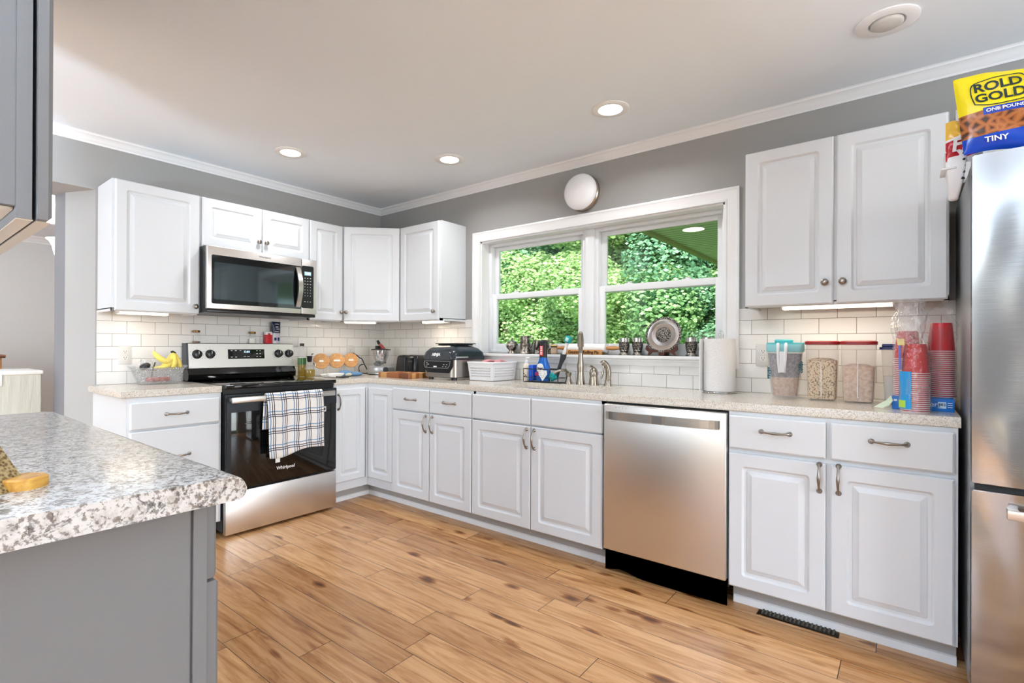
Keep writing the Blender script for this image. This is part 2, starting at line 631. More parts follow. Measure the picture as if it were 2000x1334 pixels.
def lathe(bm, prof, c=(0, 0, 0), seg=28, mx=None, sx=1.0, sy=1.0, mi=0, capends=True):
    """prof: [(r, z), ...] around local z at c"""
    rings = []
    c = Vector(c)
    for r, z in prof:
        pts = []
        for i in range(seg):
            a = 2 * PI * i / seg
            p = Vector((max(r, 1e-5) * math.cos(a) * sx, max(r, 1e-5) * math.sin(a) * sy, z))
            if mx is not None: p = mx @ p
            pts.append(c + p)
        rings.append(ring(bm, pts))
    for a, b in zip(rings, rings[1:]): bridge(bm, a, b, mi)
    if capends:
        cap(bm, rings[0], mi); cap(bm, rings[-1], mi)
    return rings


def cyl(bm, p0, p1, r0, r1=None, seg=20, mi=0):
    p0, p1 = Vector(p0), Vector(p1)
    d = p1 - p0
    q = d.to_track_quat('Z', 'Y').to_matrix()
    lathe(bm, [(r0, 0), (r0 if r1 is None else r1, d.length)], p0, seg, q, mi=mi)


def tube(bm, pts, r, seg=10, mi=0, flat=None):
    """sweep a circle (radius r or list) along pts"""
    pts = [Vector(p) for p in pts]
    n = len(pts)
    rs = r if isinstance(r, (list, tuple)) else [r] * n
    rings = []
    up = None
    for i, p in enumerate(pts):
        d = (pts[min(i + 1, n - 1)] - pts[max(i - 1, 0)])
        if d.length < 1e-9: d = Vector((0, 0, 1))
        d.normalize()
        if up is None:
            up = Vector((0, 0, 1)) if abs(d.z) < 0.9 else Vector((1, 0, 0))
        s = d.cross(up)
        if s.length < 1e-6: s = d.cross(Vector((0, 1, 0)))
        s.normalize()
        u = s.cross(d).normalized()
        up = u
        fl = flat if flat else 1.0
        rings.append(ring(bm, [p + (s * math.cos(2 * PI * k / seg) * rs[i] * fl + u * math.sin(2 * PI * k / seg) * rs[i]) for k in range(seg)]))
    for a, b in zip(rings, rings[1:]): bridge(bm, a, b, mi)
    cap(bm, rings[0], mi); cap(bm, rings[-1], mi)


def smooth_path(pts, k=6):
    pts = [Vector(p) for p in pts]
    P = [pts[0]] + pts + [pts[-1]]
    out = []
    for i in range(1, len(P) - 2):
        for j in range(k):
            t = j / k
            p0, p1, p2, p3 = P[i - 1], P[i], P[i + 1], P[i + 2]
            out.append(0.5 * ((2 * p1) + (-p0 + p2) * t + (2 * p0 - 5 * p1 + 4 * p2 - p3) * t * t + (-p0 + 3 * p1 - 3 * p2 + p3) * t ** 3))
    out.append(pts[-1])
    return out


def prism(bm, poly, z0, z1, mi=0):
    a = ring(bm, [(x, y, z0) for x, y in poly])
    b = ring(bm, [(x, y, z1) for x, y in poly])
    bridge(bm, a, b, mi); cap(bm, a, mi); cap(bm, b, mi)
    return a + b


def extrude_profile(bm, prof, p0, p1, nrm, up=(0, 0, 1), miter0=0, miter1=0):
    """prof [(out, z)] swept from p0 to p1; out is along nrm. miter: shift along the path per unit of out"""
    p0, p1, nrm, up = Vector(p0), Vector(p1), Vector(nrm), Vector(up)
    d = (p1 - p0).normalized()
    a = ring(bm, [p0 + nrm * o + up * z + d * (o * miter0) for o, z in prof])
    b = ring(bm, [p1 + nrm * o + up * z + d * (o * miter1) for o, z in prof])
    bridge(bm, a, b); cap(bm, a); cap(bm, b)


def rr(w0, w1, h0, h1, r, k=4):
    r = max(r, 0.0004)
    pts = []
    for cx, cz, a0 in ((w1 - r, h1 - r, 0), (w0 + r, h1 - r, 90), (w0 + r, h0 + r, 180), (w1 - r, h0 + r, 270)):
        for i in range(k + 1):
            a = math.radians(a0 + 90 * i / k)
            pts.append((cx + r * math.cos(a), cz + r * math.sin(a)))
    return pts


def panel(bm, x0, x1, z0, z1, yf, th=0.019, raised=True, fr=None, mi=0):
    """cabinet front facing -y; yf = y of the front face"""
    w, h = x1 - x0, z1 - z0
    steps = [(0.0, th, 0.001), (0.0, 0.006, 0.001), (0.006, 0.0, 0.001)]
    if raised:
        if fr is None: fr = min(0.058, w * 0.2, h * 0.24)
        steps += [(fr - 0.004, 0.0, 0.014), (fr, 0.0035, 0.013), (fr + 0.004, 0.0085, 0.012), (fr + 0.014, 0.0095, 0.009), (fr + 0.017, 0.0065, 0.006),
                  (fr + 0.034, 0.0015, 0.0005), (fr + 0.0355, 0.0003, 0.0005)]
    rings = []
    for ins, dy, r in steps:
        rings.append(ring(bm, [(px, yf + dy, pz) for px, pz in rr(x0 + ins, x1 - ins, z0 + ins, z1 - ins, r)]))
    for a, b in zip(rings, rings[1:]): bridge(bm, a, b, mi)
    cap(bm, rings[0], mi); cap(bm, rings[-1], mi)


def pull(bm, cx, cz, yf, horiz=True, L=0.106):
    pts, rs = [], []
    for t in [i / 20 for i in range(21)]:
        u = (t - 0.5) * L
        out = 0.006 + 0.024 * math.sin(PI * t) ** 0.6
        r = 0.0042 + 0.0022 * math.exp(-((t - 0.5) / 0.16) ** 2)
        if t < 0.08 or t > 0.92: r = 0.006
        pts.append((cx + u, yf - out, cz) if horiz else (cx, yf - out, cz + u)); rs.append(r)
    tube(bm, pts, rs, 10)
    for s in (-1, 1):
        p = (cx + s * L / 2, cz) if horiz else (cx, cz + s * L / 2)
        mx = Matrix.Rotation(PI / 2, 3, 'X')
        lathe(bm, [(0.0105, 0.0), (0.0105, 0.002), (0.008, 0.005), (0.005, 0.009), (0.004, 0.012)], (p[0], yf, p[1]), 14, mx)


def knob(bm, cx, cz, yf):
    mx = Matrix.Rotation(PI / 2, 3, 'X')
    lathe(bm, [(0.008, 0.0), (0.006, 0.004), (0.005, 0.012), (0.010, 0.015), (0.0155, 0.019), (0.0155, 0.023), (0.011, 0.027), (0.003, 0.0285)],
          (cx, yf, cz), 20, mx)


def text_mesh(body, size, mx, extrude=0.0006, align='CENTER', bold=0.0, shear=0.0, sx=1.0):
    cu = bpy.data.curves.new('lettering', 'FONT')
    cu.body = body; cu.size = size; cu.extrude = extrude; cu.align_x = align; cu.align_y = 'CENTER'; cu.offset = bold; cu.shear = shear
    cu.resolution_u = 3
    to = bpy.data.objects.new('lettering', cu)
    me = bpy.data.meshes.new_from_object(to)
    bpy.data.objects.remove(to); bpy.data.curves.remove(cu)
    me.transform(mx @ Matrix.Diagonal((sx, 1, 1, 1)))
    me.materials.clear()
    return me


def FRONT(x, y, z, roll=0.0, yaw=0.0, pitch=0.0):
    """text standing up, readable from -y"""
    return Matrix.Translation((x, y, z)) @ Matrix.Rotation(yaw, 4, 'Z') @ Matrix.Rotation(pitch, 4, 'X') @ Matrix.Rotation(roll, 4, 'Y') @ Matrix.Rotation(PI / 2, 4, 'X')


# ------------------------------------------------------------------ room shell
CZ = 2.425          # ceiling
RX, RY = 7.5, -5.25  # right wall x, back wall y
WX0, WX1, WZ0, WZ1 = 1.225, 3.030, 1.105, 1.975   # window opening
ZC = 0.914

bm = B()
box(bm, -4.3, RX + 0.1, RY - 0.1, 0.16, -0.08, 0.0)
struct('floor', bm, M_floor, angle=0)
bm = B(); box(bm, -4.3, RX + 0.1, RY - 0.1, 0.16, CZ, CZ + 0.12)
struct('ceiling', bm, M_ceil, angle=0)
bm = B()
box(bm, -4.3, WX0, 0, 0.16, 0, CZ); box(bm, WX1, RX + 0.1, 0, 0.16, 0, CZ)
box(bm, WX0, WX1, 0, 0.16, 0, WZ0); box(bm, WX0, WX1, 0, 0.16, WZ1, CZ)
struct('wall_back', bm, M_wall, angle=0)
bm = B()
prism(bm, [(0, 0), (0, -2.165), (-0.225, -2.265), (-0.225, 0)], 0, CZ)
prism(bm, [(0, -2.165), (0, RY), (-0.36, RY), (-0.36, -2.29), (-0.225, -2.265)], 2.10, CZ)
struct('wall_left', bm, M_wall, angle=0)
bm = B()
prism(bm, [(-0.225, 0), (-0.225, -2.265), (-0.36, -2.29), (-0.36, 0)], 0, 2.10)
struct('trim_4', bm, mat('grey_casing', (122, 122, 126), 0.5), angle=0)
bm = B()   # wall behind the camera with a wide glazed opening
box(bm, -4.3, 0.7, RY - 0.1, RY, 0, CZ); box(bm, 3.9, RX + 0.1, RY - 0.1, RY, 0, CZ)
box(bm, 0.7, 3.9, RY - 0.1, RY, 2.3, CZ); box(bm, 0.7, 3.9, RY - 0.1, RY, 0, 0.3)
struct('wall_front', bm, M_wall, angle=0)
bm = B()
box(bm, RX, RX + 0.1, RY, -3.4, 0, CZ); box(bm, RX, RX + 0.1, -0.8, 0, 0, CZ); box(bm, RX, RX + 0.1, -3.4, -0.8, 2.3, CZ)
struct('wall_right', bm, M_wall, angle=0)
bm = B(); box(bm, -4.3, -4.137, RY, 0, 0, CZ)
struct('wall_dining', bm, M_wall2, angle=0)

# crown moulding
CP = [(0, -0.055), (0.006, -0.055), (0.008, -0.045), (0.014, -0.040), (0.020, -0.028), (0.034, -0.014), (0.042, -0.011), (0.044, -0.004), (0.050, 0), (0, 0)]
bm = B()
extrude_profile(bm, CP, (0, 0, CZ), (RX, 0, CZ), (0, -1, 0), miter0=1)
struct('trim_1', bm, M_trim, angle=30)
bm = B()
extrude_profile(bm, CP, (0, RY, CZ), (0, 0, CZ), (1, 0, 0), miter1=-1)
struct('trim_2', bm, M_trim, angle=30)
bm = B()
extrude_profile(bm, [(o_ * 1.4, z_ * 1.4) for o_, z_ in CP], (-4.137, RY, CZ), (-4.137, 0, CZ), (1, 0, 0))
struct('trim_3', bm, M_trim, angle=30)

# shoe moulding along the toe kicks
bm = B()
SP = [(0, 0), (0.012, 0), (0.012, 0.008), (0.007, 0.028), (0, 0.032)]
extrude_profile(bm, SP, (0.535, -0.535, 0), (2.60, -0.535, 0), (0, -1, 0), miter0=1)
extrude_profile(bm, SP, (3.212, -0.535, 0), (3.97, -0.535, 0), (0, -1, 0))
struct('baseboard_back', bm, M_trim, angle=30)
bm = B()
extrude_profile(bm, SP, (0.535, -0.914, 0), (0.535, -0.535, 0), (1, 0, 0), miter1=-1)
struct('baseboard_left', bm, M_trim, angle=30)

# window: casing, stool, jambs
bm = B()
CAS = [(0, 0), (0.075, 0), (0.075, 0.016), (0.062, 0.020), (0.055, 0.016), (0.03, 0.014), (0.014, 0.012), (0.008, 0.016), (0, 0.014)]


def casing(bm, corners):
    """sweep the casing outline: profile u = outward from opening, v = off the wall"""
    rings = []
    for (x, z, dx, dz) in corners:
        rings.append(ring(bm, [(x + dx * u, -v, z + dz * u) for u, v in CAS]))
    for a, b in zip(rings, rings[1:]): bridge(bm, a, b)
    cap(bm, rings[0]); cap(bm, rings[-1])


casing(bm, [(WX0, 1.04, -1, 0), (WX0, WZ1, -1, 1), (WX1, WZ1, 1, 1), (WX1, 1.04, 1, 0)])
struct('trim_5', bm, M_trim, angle=30)
bm = B()
box(bm, WX0 - 0.0, WX1 + 0.0, -0.035, 0.10, WZ0 - 0.022, WZ0, 0.004)
box(bm, WX0 + 0.0, WX1 - 0.0, -0.016, 0.0, WZ0 - 0.062, WZ0 - 0.022, 0.002)
box(bm, WX0 + 0.0, WX1 - 0.0, -0.024, -0.0, WZ0 - 0.036, WZ0 - 0.022, 0.003)
struct('trim_6', bm, M_trim, angle=30)
bm = B()
box(bm, WX0, WX0 + 0.012, 0.0, 0.09, WZ0, WZ1); box(bm, WX1 - 0.012, WX1, 0.0, 0.09, WZ0, WZ1); box(bm, WX0, WX1, 0.0, 0.09, WZ1 - 0.012, WZ1)
struct('trim_7', bm, M_trim, angle=0)


def frame_rect(bm, x0, x1, z0, z1, y0, y1, wl, wr, wb, wt, bev=0.003):
    box(bm, x0, x0 + wl, y0, y1, z0, z1, bev); box(bm, x1 - wr, x1, y0, y1, z0, z1, bev)
    box(bm, x0 + wl - 0.001, x1 - wr + 0.001, y0, y1, z0, z0 + wb, bev); box(bm, x0 + wl - 0.001, x1 - wr + 0.001, y0, y1, z1 - wt, z1, bev)


XM0, XM1 = 2.105, 2.170
for nm, a, b in (('window_1', WX0 + 0.012, XM0 + 0.002), ('window_2', XM1 - 0.002, WX1 - 0.012)):
    bm = B()
    frame_rect(bm, a, b, WZ0, WZ1 - 0.012, 0.085, 0.16, 0.03, 0.03, 0.03, 0.022)
    w = struct(nm, bm, M_vinyl, angle=30)
    zm = 1.545
    bm = B()   # upper sash, set further out
    frame_rect(bm, a + 0.03, b - 0.03, zm - 0.02, WZ1 - 0.034, 0.125, 0.15, 0.04, 0.035, 0.035, 0.03)
    obj('upper_sash', bm, M_vinyl, w, angle=30)
    bm = B(); box(bm, a + 0.068, b - 0.063, 0.136, 0.139, zm + 0.013, WZ1 - 0.062)
    obj('upper_pane', bm, M_pane, w, angle=0)
    bm = B()
    frame_rect(bm, a + 0.028, b - 0.028, WZ0 + 0.03, zm + 0.025, 0.095, 0.123, 0.045, 0.04, 0.045, 0.042)
    s = obj('lower_sash', bm, M_vinyl, w, angle=30)
    bm = B(); box(bm, a + 0.07, b - 0.065, 0.107, 0.110, WZ0 + 0.073, zm - 0.015)
    obj('lower_pane', bm, M_pane, w, angle=0)
    for t in (0.28, 0.72):
        bm = B(); xx = a + (b - a) * t
        box(bm, xx - 0.028, xx + 0.028, 0.10, 0.122, zm + 0.024, zm + 0.032, 0.003)
        cyl(bm, (xx, 0.112, zm + 0.03), (xx, 0.112, zm + 0.04), 0.009)
        box(bm, xx - 0.006, xx + 0.024, 0.104, 0.114, zm + 0.035, zm + 0.042, 0.002)
        obj('sash_lock', bm, M_vinyl, w, angle=30)
bm = B(); box(bm, XM0, XM1, 0.07, 0.16, WZ0, WZ1 - 0.012, 0.003); struct('trim_8', bm, M_vinyl, angle=30)

# glazing of the openings behind the camera: plain frames
for nm, a in (('window_3', 0.7), ('window_4', 2.3)):
    bm = B(); frame_rect(bm, a, a + 1.6, 0.3, 2.3, RY - 0.08, RY - 0.02, 0.05, 0.05, 0.05, 0.05); struct(nm, bm, M_vinyl, angle=30)

# tiled splash
bm = B(); box(bm, 0.0, WX0 - 0.075, -0.008, 0, ZC, 1.371); box(bm, WX1 + 0.075, 4.02, -0.008, 0, ZC, 1.371); box(bm, WX0 - 0.075, WX1 + 0.075, -0.008, 0, ZC, 1.044)
tag(struct('trim_9', bm, M_tile_b, angle=0))
bm = B(); box(bm, 0.0, 0.008, -2.158, -0.008, ZC, 1.366)
tag(struct('trim_10', bm, M_tile_l, angle=0))

# ------------------------------------------------------------------ cabinets
BF, BD = 0.615, 0.638     # base frame front, door front
ZD0, ZD1, ZS = 0.106, 0.859, 0.703


def base_cabinet(name, label, loc, rot, W, cols, cells, material=M_cab, group=None, recess=True, side=None):
    """cells: (kind, x0, x1, z0, z1, handle) in the cabinet's own frame"""
    t = thing(name, label, 'cabinet', loc, rot, group)
    bm = B()
    if name == 'sink_base_cabinet':
        box(bm, 0, 0.018, -BF, -0.002, 0.10, 0.875); box(bm, W - 0.018, W, -BF, -0.002, 0.10, 0.875)
        box(bm, 0, W, -BF, -BF + 0.019, 0.10, 0.875); box(bm, 0, W, -0.014, -0.002, 0.10, 0.875); box(bm, 0, W, -BF, -0.002, 0.10, 0.118)
    else:
        box(bm, 0, W, -BF, -0.002, 0.10, 0.875)
    obj('body', bm, material, t, angle=0)
    bm = B(); box(bm, 0.0, W, -0.535, -0.03, 0.0, 0.10)
    obj('toe_kick', bm, M_toe, t, angle=0)
    for kind, x0, x1, z0, z1, h in cells:
        bm = B()
        panel(bm, x0, x1, z0, z1, -BD, raised=(kind == 'door'), th=BD - BF)
        d = obj({'door': 'door', 'drawer': 'drawer', 'false': 'false_front'}[kind], bm, material, t, angle=25)
        if h:
            bm = B()
            pull(bm, h[0], h[1], -BD, h[2] == 'h')
            obj('handle', bm, M_handle, d, angle=40)
    return t


g = 0.003
base_cabinet('drawer_base_cabinet', 'white two-drawer-over-door base cabinet between corner cabinet and sink cabinet', (0.935, 0, 0), 0, 0.760, None, [
    ('drawer', 0.0, 0.376, ZS + 0.004, ZD1, (0.192, 0.786, 'h')), ('drawer', 0.380, 0.757, ZS + 0.004, ZD1, (0.567, 0.786, 'h')),
    ('door', 0.0, 0.376, ZD0, ZS - 0.004, (0.347, 0.630, 'v')), ('door', 0.380, 0.757, ZD0, ZS - 0.004, (0.411, 0.630, 'v'))])
base_cabinet('sink_base_cabinet', 'white sink base cabinet with two plain false fronts, left of the dishwasher', (1.695, 0, 0), 0, 0.907, None, [
    ('false', 0.003, 0.449, ZS + 0.004, ZD1, None), ('false', 0.453, 0.902, ZS + 0.004, ZD1, None),
    ('door', 0.003, 0.449, ZD0, ZS - 0.004, (0.425, 0.628, 'v')), ('door', 0.453, 0.902, ZD0, ZS - 0.004, (0.479, 0.628, 'v'))])
base_cabinet('drawer_base_cabinet', 'white base cabinet with two drawers and two doors, between dishwasher and refrigerator', (3.209, 0, 0), 0, 0.760, None, [
    ('drawer', 0.004, 0.366, 0.714, ZD1, (0.188, 0.799, 'h')), ('drawer', 0.382, 0.750, 0.714, ZD1, (0.566, 0.803, 'h')),
    ('door', 0.004, 0.366, ZD0, 0.694, (0.346, 0.637, 'v')), ('door', 0.382, 0.750, ZD0, 0.694, (0.410, 0.639, 'v'))])
base_cabinet('drawer_base_cabinet', 'white drawer base cabinet left of the range', (0, -2.174, 0), PI / 2, 0.482, None, [
    ('drawer', 0.012, 0.468, 0.703, ZD1 - 0.01, (0.236, 0.776, 'h')), ('drawer', 0.012, 0.468, 0.405, 0.693, (0.247, 0.540, 'h')),
    ('drawer', 0.012, 0.468, ZD0, 0.395, (0.24, 0.25, 'h'))])

# L-shaped corner cabinet with a folding door pair
t = thing('corner_base_cabinet', 'white corner base cabinet with folding door pair beside the range', 'cabinet', (0, 0, 0))
bm = B(); prism(bm, [(0.004, -0.004), (0.933, -0.004), (0.933, -BF), (BF, -BF), (BF, -0.916), (0.004, -0.916)], 0.10, 0.875)
obj('body', bm, M_cab, t, angle=0)
bm = B(); prism(bm, [(0.03, -0.03), (0.933, -0.03), (0.933, -0.535), (0.535, -0.535), (0.535, -0.914), (0.03, -0.914)], 0.0, 0.10)
obj('toe_kick', bm, M_toe, t, angle=0)
bm = B(); panel(bm, 0.645, 0.930, 0.165, 0.845, -BD + 0.004, th=0.019, fr=0.05)
obj('door', bm, M_cab, t, angle=25)
bm = B(); panel(bm, -0.912, -0.645, 0.165, 0.845, -BD + 0.004, th=0.019, fr=0.05)
d = obj('door', bm, M_cab, t, angle=25, mx=Matrix.Rotation(PI / 2, 4, 'Z'))
bm = B(); pull(bm, -0.885, 0.752, -BD + 0.004, False)
obj('handle', bm, M_handle, d, angle=40, mx=Matrix.Rotation(PI / 2, 4, 'Z'))
bm = B(); prism(bm, [(0.61, -0.61), (0.64, -0.61), (0.64, -0.64), (0.61, -0.64)], 0.165, 0.845)
obj('hinge_strip', bm, M_cab, t, angle=0)

# uppers
UB, UT, UF, UD = 1.354, 2.118, 0.28, 0.299


def upper(name, label, loc, rot, W, doors, z0=UB, z1=UT, depth=UF, material=M_cab, x_off=0.0, group=None):
    t = thing(name, label, 'cabinet', loc, rot, group)
    bm = B()
    box(bm, 0, W, -depth, -0.002, z0 + 0.015, z1)
    box(bm, 0, W, -depth, -depth + 0.019, z0, z0 + 0.02)
    box(bm, 0, 0.015, -depth, -0.002, z0, z0 + 0.02); box(bm, W - 0.015, W, -depth, -0.002, z0, z0 + 0.02)
    obj('body', bm, material, t, angle=0)
    bm = B(); box(bm, 0.015, W - 0.015, -depth + 0.019, -0.01, z0 + 0.012, z0 + 0.0155)
    obj('bottom_panel', bm, M_under, t, angle=0)
    for x0, x1, kx, kz in doors:
        bm = B(); panel(bm, x0, x1, z0 + 0.004, z1 - 0.002, -depth - 0.019, th=0.0185)
        d = obj('door', bm, material, t, angle=25)
        if kx is not None:
            bm = B(); knob(bm, kx, kz, -depth - 0.019)
            obj('knob', bm, M_handle, d, angle=40)
    return t


upper('wall_cabinet', 'white single-door wall cabinet left of the microwave', (0, -2.155, 0), PI / 2, 0.470, [(0.012, 0.462, 0.436, 1.404)])
upper('wall_cabinet', 'short white two-door wall cabinet above the microwave', (0, -1.685, 0), PI / 2, 0.771, [(0.008, 0.402, 0.374, 1.880), (0.406, 0.767, 0.427, 1.880)], z0=1.795)
upper('wall_cabinet', 'narrow white wall cabinet between microwave and diagonal corner cabinet', (0, -0.914, 0), PI / 2, 0.304, [(0.004, 0.292, 0.272, 1.428)])
upper('wall_cabinet', 'white single-door wall cabinet between corner and window', (0.612, 0, 0), 0, 0.458, [(0.006, 0.444, 0.404, 1.425)])
upper('wall_cabinet', 'large white two-door wall cabinet right of the window', (3.197, 0, 0), 0, 0.762, [(0.004, 0.370, 0.339, 1.455), (0.382, 0.758, 0.406, 1.455)])
upper('wall_cabinet', 'white wall cabinet above the refrigerator', (3.978, 0, 0), 0, 0.91, [(0.02, 0.45, 0.42, 1.87), (0.46, 0.89, 0.49, 1.87)], z0=1.822, depth=0.285)
t = thing('wall_cabinet', 'white diagonal corner wall cabinet', 'cabinet', (0, 0, 0))
poly = [(0.002, -0.002), (0.610, -0.002), (0.610, -0.28), (0.28, -0.610), (0.002, -0.610)]
bm = B(); prism(bm, poly, UB + 0.015, UT)
obj('body', bm, M_cab, t, angle=0)
bm = B(); prism(bm, [(0.28, -0.610), (0.610, -0.28), (0.597, -0.267), (0.267, -0.597)], UB, UB + 0.016)
prism(bm, [(0.595, -0.01), (0.61, -0.01), (0.61, -0.28), (0.595, -0.28)], UB, UB + 0.016)
prism(bm, [(0.01, -0.595), (0.28, -0.595), (0.28, -0.61), (0.01, -0.61)], UB, UB + 0.016)
obj('face_frame', bm, M_cab, t, angle=0)
DM = Matrix.Translation((0.28, -0.610, 0)) @ Matrix.Rotation(PI / 4, 4, 'Z')
bm = B(); panel(bm, 0.012, 0.454, UB + 0.004, UT - 0.002, -0.020, th=0.0195)
d = obj('door', bm, M_cab, t, angle=25, mx=DM)
bm = B(); knob(bm, 0.036, 1.428, -0.020)
obj('knob', bm, M_handle, d, angle=40, mx=DM)

# island: base and hanging cabinet
t = thing('island_cabinet', 'grey painted island base cabinet under the granite-look top', 'cabinet', (0, 0, 0))
IX0, IX1, IYF, IYB = 1.43, 2.822, -2.660, -3.28
bm = B(); box(bm, IX0, IX1, IYB, IYF, 0.10, 0.866)
obj('body', bm, M_grey, t, angle=0)
bm = B(); box(bm, IX1 - 0.001, IX1 + 0.004, IYB, IYF - 0.028, 0.0, 0.866); box(bm, IX1 - 0.002, IX1 + 0.009, IYF - 0.024, IYF, 0.0, 0.866, 0.0015)
obj('end_panel', bm, M_grey, t, angle=0)
bm = B(); box(bm, IX0 + 0.02, IX1 - 0.002, IYB + 0.02, IYF - 0.07, 0, 0.10)
obj('toe_kick', bm, M_toe, t, angle=0)
ROT180 = Matrix.Translation((IX1 + IX0, IYF, 0)) @ Matrix.Rotation(PI, 4, 'Z')   # faces the window wall
nb = 3
wcell = (IX1 - IX0) / nb
for k in range(nb):
    a, b = IX0 + k * wcell + 0.003, IX0 + (k + 1) * wcell - 0.003
    bm = B(); panel(bm, a, b, 0.722, 0.862, -0.022, th=0.02, raised=False)
    d = obj('drawer', bm, M_grey, t, angle=25, mx=ROT180)
    bm = B(); pull(bm, (a + b) / 2, 0.79, -0.022); obj('handle', bm, M_handle, d, angle=40, mx=ROT180)
    bm = B(); panel(bm, a, b, 0.11, 0.716, -0.026, th=0.024)
    d = obj('door', bm, M_grey, t, angle=25, mx=ROT180)
    bm = B(); pull(bm, b - 0.03, 0.62, -0.026, False); obj('handle', bm, M_handle, d, angle=40, mx=ROT180)

t = thing('hanging_cabinet', 'grey cabinet hanging from the ceiling above the island', 'cabinet', (0, 0, 0))
HX0, HX1, HYF, HYB = 1.30, 2.745, -2.893, -3.20
bm = B()
box(bm, HX0, HX1, HYB, HYF, 1.376, CZ)
box(bm, HX0, HX1, HYF - 0.019, HYF, 1.357, 1.40); box(bm, HX0, HX1, HYB, HYB + 0.019, 1.357, 1.40)
box(bm, HX0, HX0 + 0.015, HYB, HYF, 1.357, 1.40)
box(bm, HX1 - 0.001, HX1 + 0.003, HYF - 0.019, HYF, 1.357, CZ)
obj('body', bm, M_grey, t, angle=0)
bm = B(); box(bm, HX0 + 0.01, HX1 - 0.016, HYB + 0.02, HYF - 0.02, 1.372, 1.3755); box(bm, HX0, HX1, HYF - 0.0185, HYF + 0.0015, 1.3555, 1.357); box(bm, HX0, HX1 - 0.003, HYF + 0.0055, HYF + 0.0235, 1.3555, 1.357)
obj('bottom_panel', bm, M_under, t, angle=0)
R2 = Matrix.Translation((HX1 + HX0, HYF, 0)) @ Matrix.Rotation(PI, 4, 'Z')
for k in range(3):
    wc = (HX1 - HX0) / 3
    a, b = HX0 + k * wc + (0.003 if k else -0.014), HX0 + (k + 1) * wc - 0.003
    bm = B(); panel(bm, a, b, 1.357, 2.12, -0.024, th=0.019)
    d = obj('door', bm, M_grey, t, angle=25, mx=R2)
    bm = B(); knob(bm, b - 0.03, 1.42, -0.024); obj('knob', bm, M_handle, d, angle=40, mx=R2)

# ------------------------------------------------------------------ counters
t = thing('countertop', 'long L-shaped beige speckled quartz countertop under the window', 'countertop', (0, 0, 0))
bm = B()
OV = 0.6245
SX0, SX1, SY0, SY1 = 1.79, 2.50, -0.545, -0.175
y1, y2 = -0.009, -OV
# slab pieces around the sink cut-out, edge rounded along the front
pts_out = [(0.009, -0.009), (3.976, -0.009), (3.976, -OV), (OV, -OV), (OV, -0.914), (0.009, -0.914)]


def slab(bm, polys, z0, z1):
    for p in polys: prism(bm, p, z0, z1)


slab(bm, [[(0.009, -0.009), (SX0, -0.009), (SX0, -OV + 0.006), (0.009, -OV + 0.006)],
          [(SX1, -0.009), (3.976, -0.009), (3.976, -OV + 0.006), (SX1, -OV + 0.006)],
          [(SX0, -0.009), (SX1, -0.009), (SX1, SY1), (SX0, SY1)],
          [(SX0, SY0), (SX1, SY0), (SX1, -OV + 0.006), (SX0, -OV + 0.006)],
          [(0.009, -OV + 0.006), (OV - 0.006, -OV + 0.006), (OV - 0.006, -0.914), (0.009, -0.914)]], 0.8765, ZC)
EP = [(0, 0), (0, -0.038), (0.003, -0.038), (0.006, -0.035), (0.006, -0.004), (0.0045, -0.001), (0.002, 0)]
extrude_profile(bm, EP, (OV - 0.006, -OV + 0.006, ZC), (3.976, -OV + 0.006, ZC), (0, -1, 0), miter0=1)
extrude_profile(bm, EP, (OV - 0.006, -0.914, ZC), (OV - 0.006, -OV + 0.006, ZC), (1, 0, 0), miter1=-1)
obj('slab', bm, M_quartz, t, angle=30)
# undermounted white basin
bm = B()
zb = 0.72
rings = []
for ins, z in ((-0.012, 0.8765), (-0.012, 0.872), (0.0, 0.872), (0.012, 0.76), (0.04, zb + 0.01), (0.07, zb)):
    rings.append(ring(bm, [(a, b_, z) for a, b_ in rr(SX0 + ins, SX1 - ins, SY0 + ins, SY1 - ins, 0.03 + max(0, ins) * 0.5, 5)]))
for a, b_ in zip(rings, rings[1:]): bridge(bm, a, b_)
cap(bm, rings[-1])
lathe(bm, [(0.035, zb + 0.001), (0.035, zb + 0.004), (0.02, zb + 0.002)], ((SX0 + SX1) / 2, (SY0 + SY1) / 2, 0))
obj('sink_basin', bm, M_sink, t, angle=40)

bm = B()
prism(bm, [(0.009, -2.194), (0.009, -1.690), (OV - 0.006, -1.690), (OV - 0.006, -2.194)], 0.8765, ZC)
extrude_profile(bm, EP, (OV - 0.006, -2.194, ZC), (OV - 0.006, -1.690, ZC), (1, 0, 0), miter0=-1)
extrude_profile(bm, EP, (0.009, -2.194, ZC), (OV - 0.006, -2.194, ZC), (0, -1, 0), miter1=1)
o = obj('countertop', bm, M_quartz, None, angle=30)
tag(o, 'short beige quartz countertop left of the range', 'countertop')

t = thing('island_countertop', 'granite-look laminate countertop on the grey island', 'countertop', (0, 0, 0))
bm = B()
AX0, AX1 = 1.39, 2.856
yF, yB = -2.600, -3.32
prof = [(yB, 0.868), (yB, 0.914)]
n = 8
prof += [(yF - 0.028, 0.914), (yF - 0.018, 0.9125), (yF - 0.010, 0.907), (yF - 0.004, 0.899), (yF, 0.889), (yF - 0.001, 0.880), (yF - 0.006, 0.872), (yF - 0.014, 0.868)]
a = ring(bm, [(AX0, y, z) for y, z in prof]); b = ring(bm, [(AX1, y, z) for y, z in prof])
bridge(bm, a, b); cap(bm, a); cap(bm, b)
obj('laminate_top', bm, M_lam, t, angle=28)

